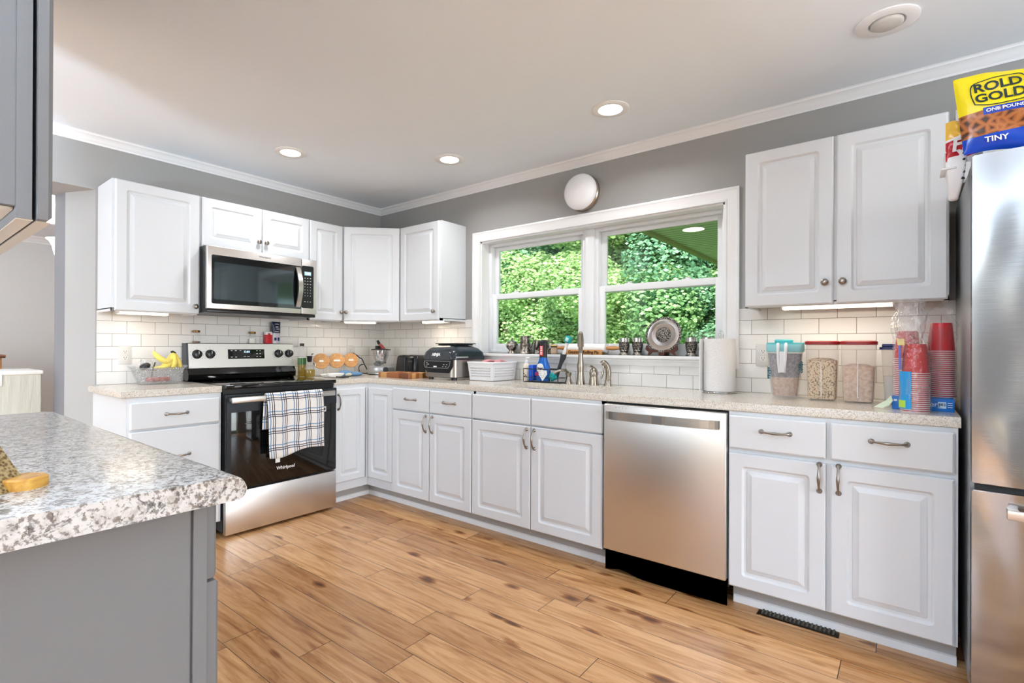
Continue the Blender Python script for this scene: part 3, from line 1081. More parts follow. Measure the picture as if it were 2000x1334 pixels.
# ------------------------------------------------------------------ dishwasher
t = thing('dishwasher', 'stainless steel dishwasher between sink cabinet and right base cabinet', 'dishwasher', (2.607, 0, 0))
bm = B(); box(bm, 0.004, 0.598, -0.60, -0.03, 0.08, 0.872)
obj('body', bm, M_blackm, t, angle=0)
bm = B(); box(bm, 0.006, 0.598, -0.650, -0.605, 0.122, 0.866, 0.006, 3)
d = obj('door', bm, M_steel, t, angle=40)
bm = B()
n = 14
pts = []
A = []
for i in range(n + 1):
    u = i / n
    x = 0.028 + u * 0.544
    A.append((x, -0.668 - 0.022 * math.sin(PI * u) ** 0.5))
for (i, (x, y)) in enumerate(A[:-1]):
    x2, y2_ = A[i + 1]
    q = [(x, y), (x2, y2_), (x2, y2_ + 0.010), (x, y + 0.010)]
    prism(bm, q, 0.792, 0.832)
bmesh.ops.remove_doubles(bm, verts=bm.verts, dist=1e-5)
box(bm, 0.028, 0.050, -0.672, -0.648, 0.794, 0.830); box(bm, 0.550, 0.572, -0.672, -0.648, 0.794, 0.830)
obj('handle', bm, M_steel_h, d, angle=35)
bm = B()
for k in range(4): box(bm, 0.072 + k * 0.018, 0.075 + k * 0.018, -0.6508, -0.649, 0.850, 0.853)
obj('indicator_light', bm, M_black, d, angle=0)
bm = B()
top = 0.124
xs = [0.004 + 0.594 * i / 24 for i in range(25)]


def wav(u): return 0.012 + 0.040 * (1 / (1 + math.exp((u - 0.28) * 14))) * 0 + 0.030 * (1 / (1 + math.exp((u - 0.45) * 16))) + (0.012 if 0 < u < 1 else 0) * 0


a = ring(bm, [(x, -0.622, top) for x in xs]); b = ring(bm, [(x, -0.622, 0.006 + 0.020 * math.exp(-(((x - 0.004) / 0.594 - 0.15) / 0.11) ** 2)) for x in xs])
bridge(bm, a, b, closed=False)
r_ = bmesh.ops.solidify(bm, geom=bm.faces[:], thickness=0.006)
obj('toe_panel', bm, M_blackm, t, angle=0)

# ------------------------------------------------------------------ range (faces +x)
RG0, RGW = -1.688, 0.768
t = thing('range', 'stainless freestanding range with black glass top and oven door', 'stove', (0, RG0, 0), PI / 2)
W = RGW
bm = B(); box(bm, 0.002, W - 0.002, -0.628, -0.02, 0.03, 0.895)
obj('body', bm, M_black, t, angle=0)
bm = B()
box(bm, 0.0, W, -0.662, -0.07, 0.893, 0.918, 0.006, 3)
box(bm, 0.0, W, -0.072, -0.03, 0.893, 0.925, 0.003)
ct = obj('cooktop', bm, M_gloss, t, angle=40)
bm = B()
for cx, cy, r in ((0.2, -0.5, 0.10), (0.57, -0.5, 0.12), (0.2, -0.22, 0.08), (0.57, -0.22, 0.08)):
    a = ring(bm, [(cx + r * math.cos(k * PI / 24), cy + r * math.sin(k * PI / 24), 0.9185) for k in range(48)])
    b = ring(bm, [(cx + (r - 0.003) * math.cos(k * PI / 24), cy + (r - 0.003) * math.sin(k * PI / 24), 0.9185) for k in range(48)])
    bridge(bm, a, b)
obj('burner_marking', bm, M_dgrey, ct, angle=0)
# backguard: lower black step, upper stainless control panel
bm = B()
a = [(-0.115, 0.925), (-0.120, 0.960), (-0.100, 1.000), (-0.03, 1.000), (-0.03, 0.918), (-0.09, 0.918)]
r0 = ring(bm, [(0.0, y, z) for y, z in a]); r1 = ring(bm, [(W, y, z) for y, z in a]); bridge(bm, r0, r1); cap(bm, r0); cap(bm, r1)
obj('backguard_base', bm, M_gloss, t, angle=30)
bm = B()
a = [(-0.098, 1.003), (-0.082, 1.168), (-0.076, 1.173), (-0.012, 1.173), (-0.012, 1.003)]
r0 = ring(bm, [(0.010, y, z) for y, z in a]); r1 = ring(bm, [(W - 0.004, y, z) for y, z in a]); bridge(bm, r0, r1); cap(bm, r0); cap(bm, r1)
cp = obj('control_panel', bm, M_steel, t, angle=20)
bm = B()
r0 = ring(bm, [(-0.002, y, z) for y, z in a]); r1 = ring(bm, [(0.010, y, z) for y, z in a]); bridge(bm, r0, r1); cap(bm, r0); cap(bm, r1)
obj('side_cover', bm, M_dgrey, t, angle=20)


def pf(z): return -0.098 + (z - 1.003) / 0.165 * 0.016   # panel surface y at height z


TILT = math.atan(0.016 / 0.165)
bm = B(); a = [(pf(1.062) - 0.0015, 1.062), (pf(1.130) - 0.0015, 1.130), (pf(1.130) + 0.002, 1.130), (pf(1.062) + 0.002, 1.062)]
r0 = ring(bm, [(0.267, y, z) for y, z in a]); r1 = ring(bm, [(0.531, y, z) for y, z in a]); bridge(bm, r0, r1); cap(bm, r0); cap(bm, r1)
disp = obj('display', bm, M_gloss, cp, angle=20)
M_lcd = mat('lcd_digits', (200, 230, 255), 0.5, emit=(190, 225, 255), estr=2.2)
obj('clock_digits', text_mesh('12:01', 0.021, FRONT(0.400, pf(1.112) - 0.0025, 1.112), 0.0003), M_lcd, disp, angle=0)
bm = B()
for (x, z, w) in [(0.292, 1.121, 0.012), (0.322, 1.121, 0.012), (0.354, 1.121, 0.010), (0.292, 1.075, 0.014), (0.322, 1.075, 0.012), (0.385, 1.078, 0.016), (0.41, 1.078, 0.016)] + \
        [(0.475 + 0.024 * (k % 2), 1.119 - 0.021 * (k // 2), 0.010) for k in range(6)]:
    box(bm, x - w / 2, x + w / 2, pf(z) - 0.0028, pf(z) - 0.001, z - 0.0018, z + 0.0018)
obj('key_legend', bm, M_text_white, disp, angle=0)
for kx in (0.063, 0.147, 0.640, 0.724):
    bm = B()
    mx = Matrix.Rotation(PI / 2 - TILT, 3, 'X')
    lathe(bm, [(0.031, 0), (0.031, 0.004), (0.028, 0.006), (0.0255, 0.026), (0.022, 0.028)], (kx, pf(1.097) - 0.001, 1.097), 28, mx)
    box(bm, kx - 0.006, kx + 0.006, pf(1.097) - 0.036, pf(1.097) - 0.026, 1.073, 1.121, 0.003)
    kb = obj('knob', bm, M_black, cp, angle=40)
    bm = B(); box(bm, kx - 0.0012, kx + 0.0012, pf(1.097) - 0.0368, pf(1.097) - 0.035, 1.100, 1.119)
    obj('pointer', bm, M_text_white, kb, angle=0)
    bm = B()
    for k in range(9):
        aa = math.radians(-40 + k * 32.5)
        x_, z_ = kx + 0.042 * math.cos(aa), 1.097 + 0.042 * math.sin(aa)
        box(bm, x_ - 0.0015, x_ + 0.0015, pf(z_) - 0.0006, pf(z_) + 0.001, z_ - 0.0015, z_ + 0.0015)
    obj('dial_marking', bm, M_text_dark, cp, angle=0)
# oven door
bm = B(); box(bm, 0.008, W - 0.004, -0.668, -0.630, 0.283, 0.862, 0.005, 2)
od = obj('oven_door', bm, M_gloss, t, angle=40)
bm = B()
box(bm, 0.008, 0.034, -0.6690, -0.667, 0.300, 0.858); box(bm, 0.008, W - 0.004, -0.6695, -0.667, 0.752, 0.858, 0.0005)
obj('door_trim', bm, mat('dark_steel_band', (58, 62, 66), 0.25, 0.7), od, angle=0)
bm = B(); box(bm, 0.016, W - 0.046, -0.7205, -0.708, 0.812, 0.848, 0.004, 2)
box(bm, 0.02, 0.045, -0.71, -0.666, 0.818, 0.842, 0.003); box(bm, W - 0.075, W - 0.05, -0.71, -0.666, 0.818, 0.842, 0.003)
obj('handle', bm, M_steel_h, od, angle=40)
obj('brand_lettering', text_mesh('Whirlpool', 0.030, FRONT(0.383, -0.6690, 0.366), 0.0006, bold=0.0004), M_text_white, od, angle=0)
bm = B(); box(bm, 0.64, 0.68, -0.6695, -0.668, 0.700, 0.735)
st = obj('sticker', bm, M_white_paper, od, angle=0)
bm = B(); box(bm, 0.646, 0.674, -0.6701, -0.6694, 0.708, 0.727); obj('sticker_print', bm, M_blackm, st, angle=0)
bm = B(); box(bm, 0.004, W - 0.002, -0.668, -0.628, 0.018, 0.272, 0.005, 2)
obj('storage_drawer', bm, M_steel, t, angle=40)
bm = B()
for x in (0.05, W - 0.05):
    for y in (-0.58, -0.08): cyl(bm, (x, y, 0.0), (x, y, 0.035), 0.018)
obj('foot', bm, M_blackm, t, angle=40)

# ------------------------------------------------------------------ microwave (faces +x)
t = thing('microwave', 'stainless over-the-range microwave with black window', 'microwave', (0, -1.688, 0), PI / 2)
W = 0.770
Z0, Z1 = 1.366, 1.793
bm = B(); box(bm, 0.004, W - 0.004, -0.372, -0.01, Z0 + 0.002, Z1)
box(bm, 0.004, W - 0.004, -0.392, -0.36, Z0 + 0.002, Z0 + 0.022, 0.004)
obj('body', bm, M_black, t, angle=30)
bm = B(); box(bm, 0.0, 0.644, -0.402, -0.374, Z0 + 0.024, Z1 - 0.001, 0.005, 3)
md = obj('door', bm, M_steel, t, angle=40)
bm = B(); 
r0 = ring(bm, [(x, -0.4030, z) for x, z in rr(0.026, 0.643, 1.424, 1.735, 0.010)]); r1 = ring(bm, [(x, -0.400, z) for x, z in rr(0.026, 0.643, 1.424, 1.735, 0.010)])
bridge(bm, r0, r1); cap(bm, r0); cap(bm, r1)
mw = obj('window', bm, M_gloss, md, angle=30)
bm = B(); 
r0 = ring(bm, [(x, -0.4035, z) for x, z in rr(0.042, 0.588, 1.452, 1.690, 0.008)]); r1 = ring(bm, [(x, -0.4025, z) for x, z in rr(0.042, 0.588, 1.452, 1.690, 0.008)])
bridge(bm, r0, r1); cap(bm, r0); cap(bm, r1)
obj('view_panel', bm, mat('dark_screen', (78, 88, 92), 0.06, 0.75), md, angle=30)
bm = B()
n = 16
for i in range(n):
    u0, u1 = i / n, (i + 1) / n
    f_ = lambda u: -0.412 - 0.040 * math.sin(PI * u)
    z0_, z1_ = 1.436 + u0 * 0.288, 1.436 + u1 * 0.288
    a = ring(bm, [(0.598, f_(u0), z0_), (0.632, f_(u0) , z0_), (0.632, f_(u0) + 0.012, z0_), (0.598, f_(u0) + 0.012, z0_)])
    b = ring(bm, [(0.598, f_(u1), z1_), (0.632, f_(u1), z1_), (0.632, f_(u1) + 0.012, z1_), (0.598, f_(u1) + 0.012, z1_)])
    bridge(bm, a, b)
    if i == 0: cap(bm, a)
    if i == n - 1: cap(bm, b)
bmesh.ops.remove_doubles(bm, verts=bm.verts, dist=1e-5)
obj('handle', bm, M_steel_h, md, angle=50)
obj('brand_lettering', text_mesh('Whirlpool', 0.020, FRONT(0.372, -0.4025, 1.762), 0.0005), M_text_metal, md, angle=0)
bm = B(); box(bm, 0.647, W - 0.001, -0.402, -0.374, Z0 + 0.024, Z1 - 0.001, 0.004, 3)
mp_ = obj('control_frame', bm, M_steel, t, angle=40)
bm = B()
r0 = ring(bm, [(x, -0.4032, z) for x, z in rr(0.648, 0.743, 1.432, 1.742, 0.010)]); r1 = ring(bm, [(x, -0.400, z) for x, z in rr(0.648, 0.743, 1.432, 1.742, 0.010)])
bridge(bm, r0, r1); cap(bm, r0); cap(bm, r1)
kp = obj('keypad', bm, M_black, mp_, angle=30)
bm = B(); box(bm, 0.668, 0.722, -0.4040, -0.403, 1.672, 1.700)
obj('clock_display', bm, mat('pale_display', (150, 176, 186), 0.3, emit=(150, 180, 195), estr=0.35), kp, angle=0)
obj('clock_digits', text_mesh('12:01', 0.022, FRONT(0.695, -0.4043, 1.686), 0.0002), M_lcd, kp, angle=0)
bm = B()
for r in range(9):
    for c_ in range(3):
        if r == 7: continue
        w = 0.009 if r < 3 or r == 8 else 0.004
        box(bm, 0.673 + c_ * 0.022 - w / 2, 0.673 + c_ * 0.022 + w / 2, -0.4040, -0.403, 1.650 - r * 0.0215, 1.654 - r * 0.0215)
obj('key_legend', bm, M_text_white, kp, angle=0)

# ------------------------------------------------------------------ refrigerator
t = thing('refrigerator', 'stainless bottom-freezer refrigerator at the right edge', 'refrigerator', (3.992, 0, 0))
bm = B(); box(bm, 0, 0.90, -0.725, -0.04, 0.02, 1.770, 0.004)
obj('cabinet_body', bm, M_fridge_side, t, angle=30)


def fridge_door(z0, z1):
    bm = B()
    n = 10
    P = [(0.0, -0.735)]
    for i in range(n + 1):
        u = i / n
        P.append((0.006 + 0.888 * u if 0 < u < 1 else (0.0 if u == 0 else 0.9), -0.788 - 0.018 * math.sin(PI * u)))
    P.append((0.9, -0.735))
    prism(bm, P, z0, z1)
    es = [e for e in bm.edges if abs(e.verts[0].co.z - e.verts[1].co.z) < 1e-6]
    bmesh.ops.bevel(bm, geom=es, offset=0.004, segments=2, affect='EDGES')
    return bm


obj('upper_door', fridge_door(0.722, 1.785), M_fridge, t, angle=30)
fd = obj('freezer_drawer', fridge_door(0.06, 0.700), M_fridge, t, angle=30)
bm = B(); box(bm, 0.075, 0.825, -0.850, -0.836, 0.633, 0.662, 0.005, 2); box(bm, 0.08, 0.105, -0.84, -0.785, 0.637, 0.658); box(bm, 0.79, 0.815, -0.84, -0.785, 0.637, 0.658)
obj('handle', bm, mat('satin_handle', (214, 196, 180), 0.35, 0.6), fd, angle=40)
bm = B(); box(bm, 0.01, 0.89, -0.77, -0.73, 0.695, 0.725)
obj('gasket', bm, M_blackm, t, angle=0)
bm = B(); box(bm, 0.01, 0.89, -0.72, -0.10, 0.0, 0.03)
obj('base_grille', bm, M_blackm, t, angle=0)

# ------------------------------------------------------------------ light fixtures
M_lens_on = mat('lit_lens', (255, 250, 240), 0.5, emit=(255, 248, 236), estr=9.0)
M_lens_off = mat('unlit_lens', (205, 202, 196), 0.5)


def recessed(label, x, y, on=True, tilt=None, power=5):
    t = thing('recessed_light', label, 'ceiling light', (x, y, CZ), 0, 'recessed ceiling lights')
    bm = B()
    P = [(0.098, 0.0), (0.098, -0.003), (0.090, -0.007), (0.064, -0.006), (0.060, 0.0), (0.052, 0.02)] if on else \
        [(0.102, 0.0), (0.102, -0.004), (0.094, -0.009), (0.060, -0.008), (0.056, -0.002), (0.052, 0.02)]
    rs = lathe(bm, [(r, z) for r, z in P], (0, 0, 0), 40, capends=False)
    obj('trim_ring', bm, M_softwhite if on else M_trim, t, angle=50)
    bm = B()
    if on:
        lathe(bm, [(0.058, -0.0035), (0.03, -0.0045), (0.0, -0.005)], seg=32, capends=False)
    else:
        lathe(bm, [(0.052, -0.004), (0.052, -0.013), (0.042, -0.019), (0.0, -0.022)], seg=32, capends=False)
    obj('lens', bm, M_lens_on if on else M_lens_off, t, angle=60)
    if on:
        add_light('lamp', 'AREA', (0, 0, -0.012), (0, 0, -1), power, (0.96, 0.97, 1.0), 0.11, None, 'DISK', t, spread=math.radians(150))
    return t


recessed('lit recessed ceiling light above the range, leftmost in the photo', 0.682, -1.290)
recessed('lit recessed ceiling light nearest the far corner of the crown moulding', 1.413, -0.552)
recessed('lit recessed ceiling light above the round wall lamp and window', 2.595, -0.551)
recessed('unlit recessed ceiling light near the refrigerator, with a dark lens', 3.765, -0.560, on=False)

t = thing('wall_lamp', 'round white globe wall lamp above the window', 'wall light', (2.135, 0, 2.187), 0)
mx = Matrix.Rotation(PI / 2, 3, 'X')
bm = B(); lathe(bm, [(0.118, 0.0), (0.122, 0.012), (0.118, 0.022), (0.121, 0.030), (0.112, 0.040), (0.105, 0.044)], (0, 0, 0), 40, mx)
obj('base', bm, M_nickel, t, angle=40)
bm = B(); lathe(bm, [(0.112, 0.040), (0.1195, 0.050), (0.1185, 0.062), (0.108, 0.080), (0.085, 0.096), (0.05, 0.108), (0.0, 0.113)], (0, 0, 0), 40, mx, capends=False)
obj('globe', bm, mat('opal_glass', (246, 246, 248), 0.08), t, angle=70)

M_under_on = mat('under_cabinet_lens', (255, 244, 224), 0.5, emit=(255, 236, 205), estr=3.5)


def underlight(label, loc, rot, L, power=0.38, z=UB + 0.012):
    t = thing('under_cabinet_light', label, 'under-cabinet light', (loc[0], loc[1], z), rot, 'under-cabinet lights')
    bm = B(); box(bm, -L / 2, L / 2, -0.03, 0.03, -0.022, 0.0, 0.003); obj('housing', bm, M_wplast, t, angle=30)
    bm = B(); box(bm, -L / 2 + 0.008, L / 2 - 0.008, -0.0315, 0.020, -0.0235, -0.006, 0.002); obj('lens', bm, M_under_on, t, angle=30)
    add_light('lamp', 'AREA', (0, 0, -0.026), (0, 0, -1), power, (1.0, 0.86, 0.68), L * 0.95, 0.04, 'RECTANGLE', t)


underlight('slim lit bar light under the wall cabinet left of the microwave', (0.20, -1.975), PI / 2, 0.27)
underlight('slim lit bar light under the diagonal corner cabinet', (0.33, -0.47), PI / 4, 0.26, 0.6)
underlight('slim lit bar light under the wall cabinet left of the window', (0.89, -0.16), 0, 0.26, 0.6)
underlight('long lit bar light under the large right wall cabinet', (3.565, -0.20), 0, 0.44, 0.9)

# torchiere uplights added out of view behind the camera to brighten the ceiling
for i, (x, y) in enumerate(((2.45, -3.95), (1.9, -4.5), (5.8, -4.0))):
    t = thing('floor_lamp', ['torchiere floor lamp behind the camera', 'torchiere floor lamp beyond the island', 'torchiere floor lamp right of the camera'][i], 'floor lamp', (x, y, 0), 0, 'torchiere floor lamps')
    bm = B(); lathe(bm, [(0.13, 0), (0.13, 0.02), (0.02, 0.035)]); obj('base', bm, M_nickel, t)
    bm = B(); cyl(bm, (0, 0, 0.02), (0, 0, 1.17), 0.012); obj('pole', bm, M_nickel, t)
    bm = B(); lathe(bm, [(0.03, 1.17), (0.10, 1.21), (0.16, 1.29), (0.155, 1.292), (0.09, 1.22), (0.0, 1.19)], capends=False); obj('shade', bm, M_nickel, t)
    add_light('lamp', 'AREA', (0, 0, 1.285), (0, 0, 1), [225, 100, 8][i], (0.68, 0.83, 1.0), 0.28, None, 'DISK', t)

# chandelier arm in the dining room, seen through the opening
t = thing('chandelier', 'lit bell-shaped glass chandelier shade in the room beyond the opening', 'chandelier', (-2.2, -1.80, 2.0))
bm = B(); lathe(bm, [(0.026, -0.03), (0.036, -0.022), (0.045, 0.01), (0.055, 0.06), (0.075, 0.10), (0.10, 0.122), (0.098, 0.124), (0.07, 0.102), (0.05, 0.06), (0.0, 0.0)], (-0.0, -0.115, 0), 32, capends=False)
obj('glass_shade', bm, mat('lit_opal_shade', (255, 252, 246), 0.4, emit=(255, 250, 242), estr=4.0), t, angle=50)
bm = B()
tube(bm, smooth_path([(0, -0.115, -0.03), (0, -0.12, -0.07), (0, -0.10, -0.12), (0, -0.04, -0.17), (0, 0.06, -0.16), (0, 0.13, -0.05), (0, 0.15, 0.1)]), 0.006)
tube(bm, smooth_path([(0, 0.15, 0.1), (0, 0.15, 0.25), (0, 0.15, CZ - 2.0)]), 0.008)
obj('arm', bm, M_pewter, t)
bm = B(); cyl(bm, (0, -0.115, -0.055), (0, -0.115, -0.025), 0.03, 0.026); obj('socket', bm, M_pewter, t)
add_light('lamp', 'POINT', (0, -0.115, 0.09), (0, 0, -1), 430, (1, 0.98, 0.96), parent=t)

# ------------------------------------------------------------------ outlets and floor register


def outlet(label, loc, rot):
    t = thing('electrical_outlet', label, 'outlet', loc, rot, 'wall outlets')
    bm = B(); box(bm, -0.036, 0.036, -0.006, 0, -0.058, 0.058, 0.003); obj('cover_plate', bm, mat('outlet_plate', (214, 212, 208), 0.6), t, angle=30)
    for s in (-1, 1):
        bm = B()
        a = ring(bm, [(x, -0.0085, z) for x, z in rr(-0.016, 0.016, s * 0.0195 - 0.014, s * 0.0195 + 0.014, 0.009)])
        b = ring(bm, [(x, -0.004, z) for x, z in rr(-0.016, 0.016, s * 0.0195 - 0.014, s * 0.0195 + 0.014, 0.009)])
        bridge(bm, a, b); cap(bm, a); cap(bm, b)
        f = obj('socket', bm, mat('outlet_socket', (222, 220, 216), 0.5), t, angle=30)
        for (x, z, w, h) in ((-0.0065, 0.004, 0.0022, 0.008), (0.0065, 0.004, 0.0022, 0.008), (0, -0.006, 0.0045, 0.0045)):
            bm = B(); box(bm, x - w / 2, x + w / 2, -0.0092, -0.008, s * 0.0195 + z - h / 2, s * 0.0195 + z + h / 2)
            obj('slot', bm, M_black, f, angle=0)
    return t


outlet('white duplex outlet above the fruit basket', (0.008, -2.015, 1.096), PI / 2)
outlet('white duplex outlet with a black plug, behind the round wooden lids', (0.008, -0.341, 1.103), PI / 2)
outlet('white duplex outlet left of the aqua-lidded pitcher', (3.226, -0.008, 1.117), 0)

t = thing('floor_register', 'bronze slotted floor vent by the right base cabinet', 'floor vent', (3.468, -0.5525, 0), 0)
bm = B(); frame_rect(bm, -0.150, 0.150, -0.053, 0.053, -0.006, 0, 0.018, 0.018, 0.016, 0.016, 0.001)
bmesh.ops.rotate(bm, verts=bm.verts, matrix=Matrix.Rotation(PI / 2, 3, 'X'))
M_bronze2 = mat('register_bronze', (96, 84, 64), 0.45, 0.5)
obj('frame', bm, M_bronze2, t, angle=30)
bm = B()
box(bm, -0.135, 0.135, -0.039, 0.039, 0.0004, 0.0012)
obj('opening', bm, M_blackm, t, angle=0)
for k in range(18):
    bm = B(); x = -0.130 + 0.26 * k / 17
    box(bm, x - 0.0032, x + 0.0032, -0.038, 0.038, 0.001, 0.0052)
    obj('louver', bm, M_bronze2, t, angle=0)

# ------------------------------------------------------------------ outdoors
bm = B(); box(bm, -30, 22, 0.4, 45, -0.9, -0.7)
struct('ground', bm, M_grass, angle=0)
t = thing('porch_roof', 'cream slatted porch ceiling seen through the right window', 'porch roof', (0, 0, 0))
bm = B(); prism(bm, [(1.86, 0.25), (9, 0.25), (9, 7.5), (1.86, 7.5)], 2.30, 2.34); obj('soffit', bm, M_soffit, t, angle=0)
bm = B(); box(bm, 1.80, 1.86, 0.25, 7.5, 2.27, 2.50, 0.004); obj('fascia', bm, mat('fascia_tan', (176, 168, 128), 0.5), t, angle=0)
bm = B(); prism(bm, [(1.86, 0.25), (9, 0.25), (9, 7.5), (1.86, 7.5)], 2.345, 2.5); obj('roof_deck', bm, M_bark, t, angle=0)
t = thing('porch_light', 'round recessed light in the slatted porch ceiling', 'ceiling light', (2.215, 2.0, 2.30), 0)
bm = B(); lathe(bm, [(0.10, 0), (0.10, -0.006), (0.07, -0.012), (0.0, -0.014)], capends=False); obj('lens', bm, mat('porch_lens', (255, 246, 225), 0.5, emit=(255, 240, 210), estr=2.0), t)
bm = B(); lathe(bm, [(0.115, 0), (0.115, -0.005), (0.10, -0.007)], capends=False); obj('trim_ring', bm, M_trim, t)


def crown_mesh(seed, n, R, m):
    rnd = random.Random(seed)
    blobs = []
    for _ in range(38):
        a = rnd.uniform(0, 2 * PI); h = rnd.uniform(0.02, 1.0)
        rr_ = R * (0.35 + 0.65 * math.sin(PI * min(0.95, h * 0.9 + 0.1))) * rnd.uniform(0.35, 1.0)
        blobs.append((Vector((rr_ * math.cos(a), rr_ * math.sin(a), h * R * 3.0)), rnd.uniform(0.45, 0.95) * R * 0.42))
    verts, faces = [], []
    for i in range(n):
        c, br = blobs[rnd.randrange(len(blobs))]
        d = Vector((rnd.gauss(0, 1), rnd.gauss(0, 1), rnd.gauss(0, 1))).normalized()
        p = c + d * br * rnd.uniform(0.72, 1.05)
        s = rnd.uniform(0.028, 0.058)
        nrm = (d + Vector((rnd.uniform(-1, 1), rnd.uniform(-1, 1), rnd.uniform(-0.3, 1))) * 0.9).normalized()
        q = nrm.to_track_quat('Z', 'Y')
        a = q @ Vector((s, 0, 0)); b = q @ Vector((0, s * 0.55, 0))
        k = len(verts)
        verts += [p - a, p + b, p + a, p - b]
        faces.append((k, k + 1, k + 2, k + 3))
    me = bpy.data.meshes.new('foliage')
    me.from_pydata([tuple(v) for v in verts], [], faces)
    me.materials.append(m)
    return me


crowns = [crown_mesh(11, 95000, 2.1, M_leaf[0]), crown_mesh(12, 95000, 2.1, M_leaf[1]), crown_mesh(13, 95000, 2.1, M_leaf[2])]


def trunk_mesh(seed, H):
    rnd = random.Random(seed)
    bm = B()
    tube(bm, smooth_path([(0, 0, 0), (0.05, 0.02, H * 0.3), (-0.04, 0.05, H * 0.6), (0.03, 0, H)]), [0.16 - 0.12 * i / 18 for i in range(19)], 8)
    for k in range(7):
        z = H * rnd.uniform(0.25, 0.85); a = rnd.uniform(0, 2 * PI); L = rnd.uniform(0.8, 1.6)
        tube(bm, [(0, 0, z), (L * 0.5 * math.cos(a), L * 0.5 * math.sin(a), z + L * 0.4), (L * math.cos(a), L * math.sin(a), z + L)], [0.05, 0.035, 0.015], 6)
    me = bpy.data.meshes.new('trunk'); bm.to_mesh(me); bm.free(); me.materials.append(M_bark)
    return me


trunks = [trunk_mesh(3, 6.0), trunk_mesh(4, 6.0)]
TP = [(-6.9, 9.2, 0, 'leafy green tree at the left of the left window'), (-4.9, 8.2, 2, 'bright yellow-green tree filling the middle of the left window'),
      (-3.0, 8.9, 1, 'blue-green tree behind the window mullion'), (-1.7, 7.3, 2, 'bright green tree at the left of the right window'),
      (-0.2, 8.3, 0, 'mid-green tree in the middle of the right window'), (1.3, 7.6, 1, 'pale green bushy tree at the right of the right window'),
      (-9.4, 11.6, 1, 'tall tree of the back row, farthest left'), (-6.4, 12.4, 0, 'tall tree of the back row behind the left window centre'),
      (-3.6, 12.2, 1, 'tall tree of the back row behind the mullion'), (-1.0, 12.0, 0, 'tall dark tree of the back row behind the right window centre'),
      (1.6, 11.6, 1, 'tall tree of the back row at the right'), (3.6, 9.6, 0, 'tree hidden mostly behind the right casing'),
      (-8.3, 9.0, 2, 'small bright tree at the far left edge of the left window')]
for i, (x, y, k, lb) in enumerate(TP):
    t = thing('tree', lb, 'tree', (x, y, -0.7), i * 1.1, 'trees outside the window')
    s = 1.0 if i < 6 else 1.35
    if i >= 11: s = 1.0
    f = bpy.data.objects.new('foliage', crowns[(k) % 3]); COL.objects.link(f); f.parent = t
    f.location = (0, 0, 0.2); f.scale = (s, s, s * (1.0 + 0.1 * (i % 3)))
    w = bpy.data.objects.new('trunk', trunks[i % 2]); COL.objects.link(w); w.parent = t
    w.scale = (s, s, s)

# ------------------------------------------------------------------ things on the left counter
T0 = ZC
t = thing('glass_basket', 'rectangular cut-glass fruit basket left of the range', 'fruit basket', (0.165, -1.88, T0), PI / 2)
bm = B()
rings = []
BS = 0.93
for hw, hd, z in ((0.105, 0.06, 0.0), (0.112, 0.064, 0.008), (0.128, 0.074, 0.05), (0.142, 0.083, 0.088), (0.150, 0.088, 0.092), (0.158, 0.094, 0.112),
                  (0.153, 0.089, 0.112), (0.137, 0.079, 0.09), (0.122, 0.07, 0.05), (0.106, 0.058, 0.01)):
    pts = rr(-hw * BS, hw * BS, -hd * BS, hd * BS, 0.022, 4)
    rings.append(ring(bm, [(x, y, z + (0.006 * math.cos(16 * math.atan2(y, x)) if z > 0.1 else 0)) for x, y in pts]))
for a, b in zip(rings, rings[1:]): bridge(bm, a, b)
cap(bm, rings[0]); cap(bm, rings[-1])
obj('bowl', bm, M_crystal, t, angle=50)

M_banana = mat('banana_peel', (226, 196, 84), 0.45)
N = NT(M_banana)
o = N.coord()
sp_ = N.ramp(N.noise(o, 90, 3), [(0.0, rgb(120, 84, 40)), (0.30, rgb(150, 110, 56)), (0.37, BW(1)), (1, BW(1))])
N.base(N.mix(0.55, N.ramp(N.noise(o, 9, 2), [(0.3, rgb(230, 206, 112)), (0.7, rgb(238, 216, 96))]), sp_, 'MULTIPLY'))
M_bananag = mat('banana_stem_green', (120, 140, 40), 0.5)


def banana(bm, pts, r=0.017, mi=0):
    P = smooth_path(pts, 5)
    n = len(P)
    rs = []
    for i in range(n):
        u = i / (n - 1)
        rs.append(max(0.003, r * min(1, (math.sin(PI * min(1, max(0, u * 0.92 + 0.06)))) ** 0.55)) if 0.1 < u < 0.97 else (0.006 if u <= 0.1 else 0.005))
    tube(bm, P, rs, 8)


t = thing('banana_bunch', 'bunch of yellow bananas stem-up in the glass basket', 'bananas', (0.165, -1.795, T0 + 0.098))
for k, (dy, dx, b_) in enumerate(((-0.032, 0.040, -0.105), (-0.010, 0.050, -0.02), (0.018, 0.040, 0.012), (-0.03, -0.02, -0.08))):
    bm = B()
    banana(bm, [(0, 0, 0.095), (dx * 0.5, dy * 0.3, 0.075), (dx, dy, 0.035), (dx * 0.9, dy + b_ * 0.35, 0.008), (dx * 0.4, dy * 0.6 + b_ * 0.9, 0.005)], 0.0165)
    obj('banana', bm, M_banana, t, angle=60)
bm = B(); tube(bm, [(0, -0.014, 0.102), (0, -0.004, 0.104), (0.0, 0.006, 0.098), (0.004, 0.004, 0.07)], [0.006, 0.008, 0.010, 0.014], 8)
obj('stem', bm, mat('banana_stem_dark', (58, 56, 26), 0.6), t)
bm = B()
P = [(0.175, -1.912, T0 + 0.206), (0.190, -1.903, T0 + 0.185), (0.205, -1.882, T0 + 0.160), (0.215, -1.850, T0 + 0.143), (0.205, -1.815, T0 + 0.150), (0.19, -1.80, T0 + 0.158)]
banana(bm, [(a - 0.17, b + 1.87, c - T0 - 0.1) for a, b, c in P], 0.017)
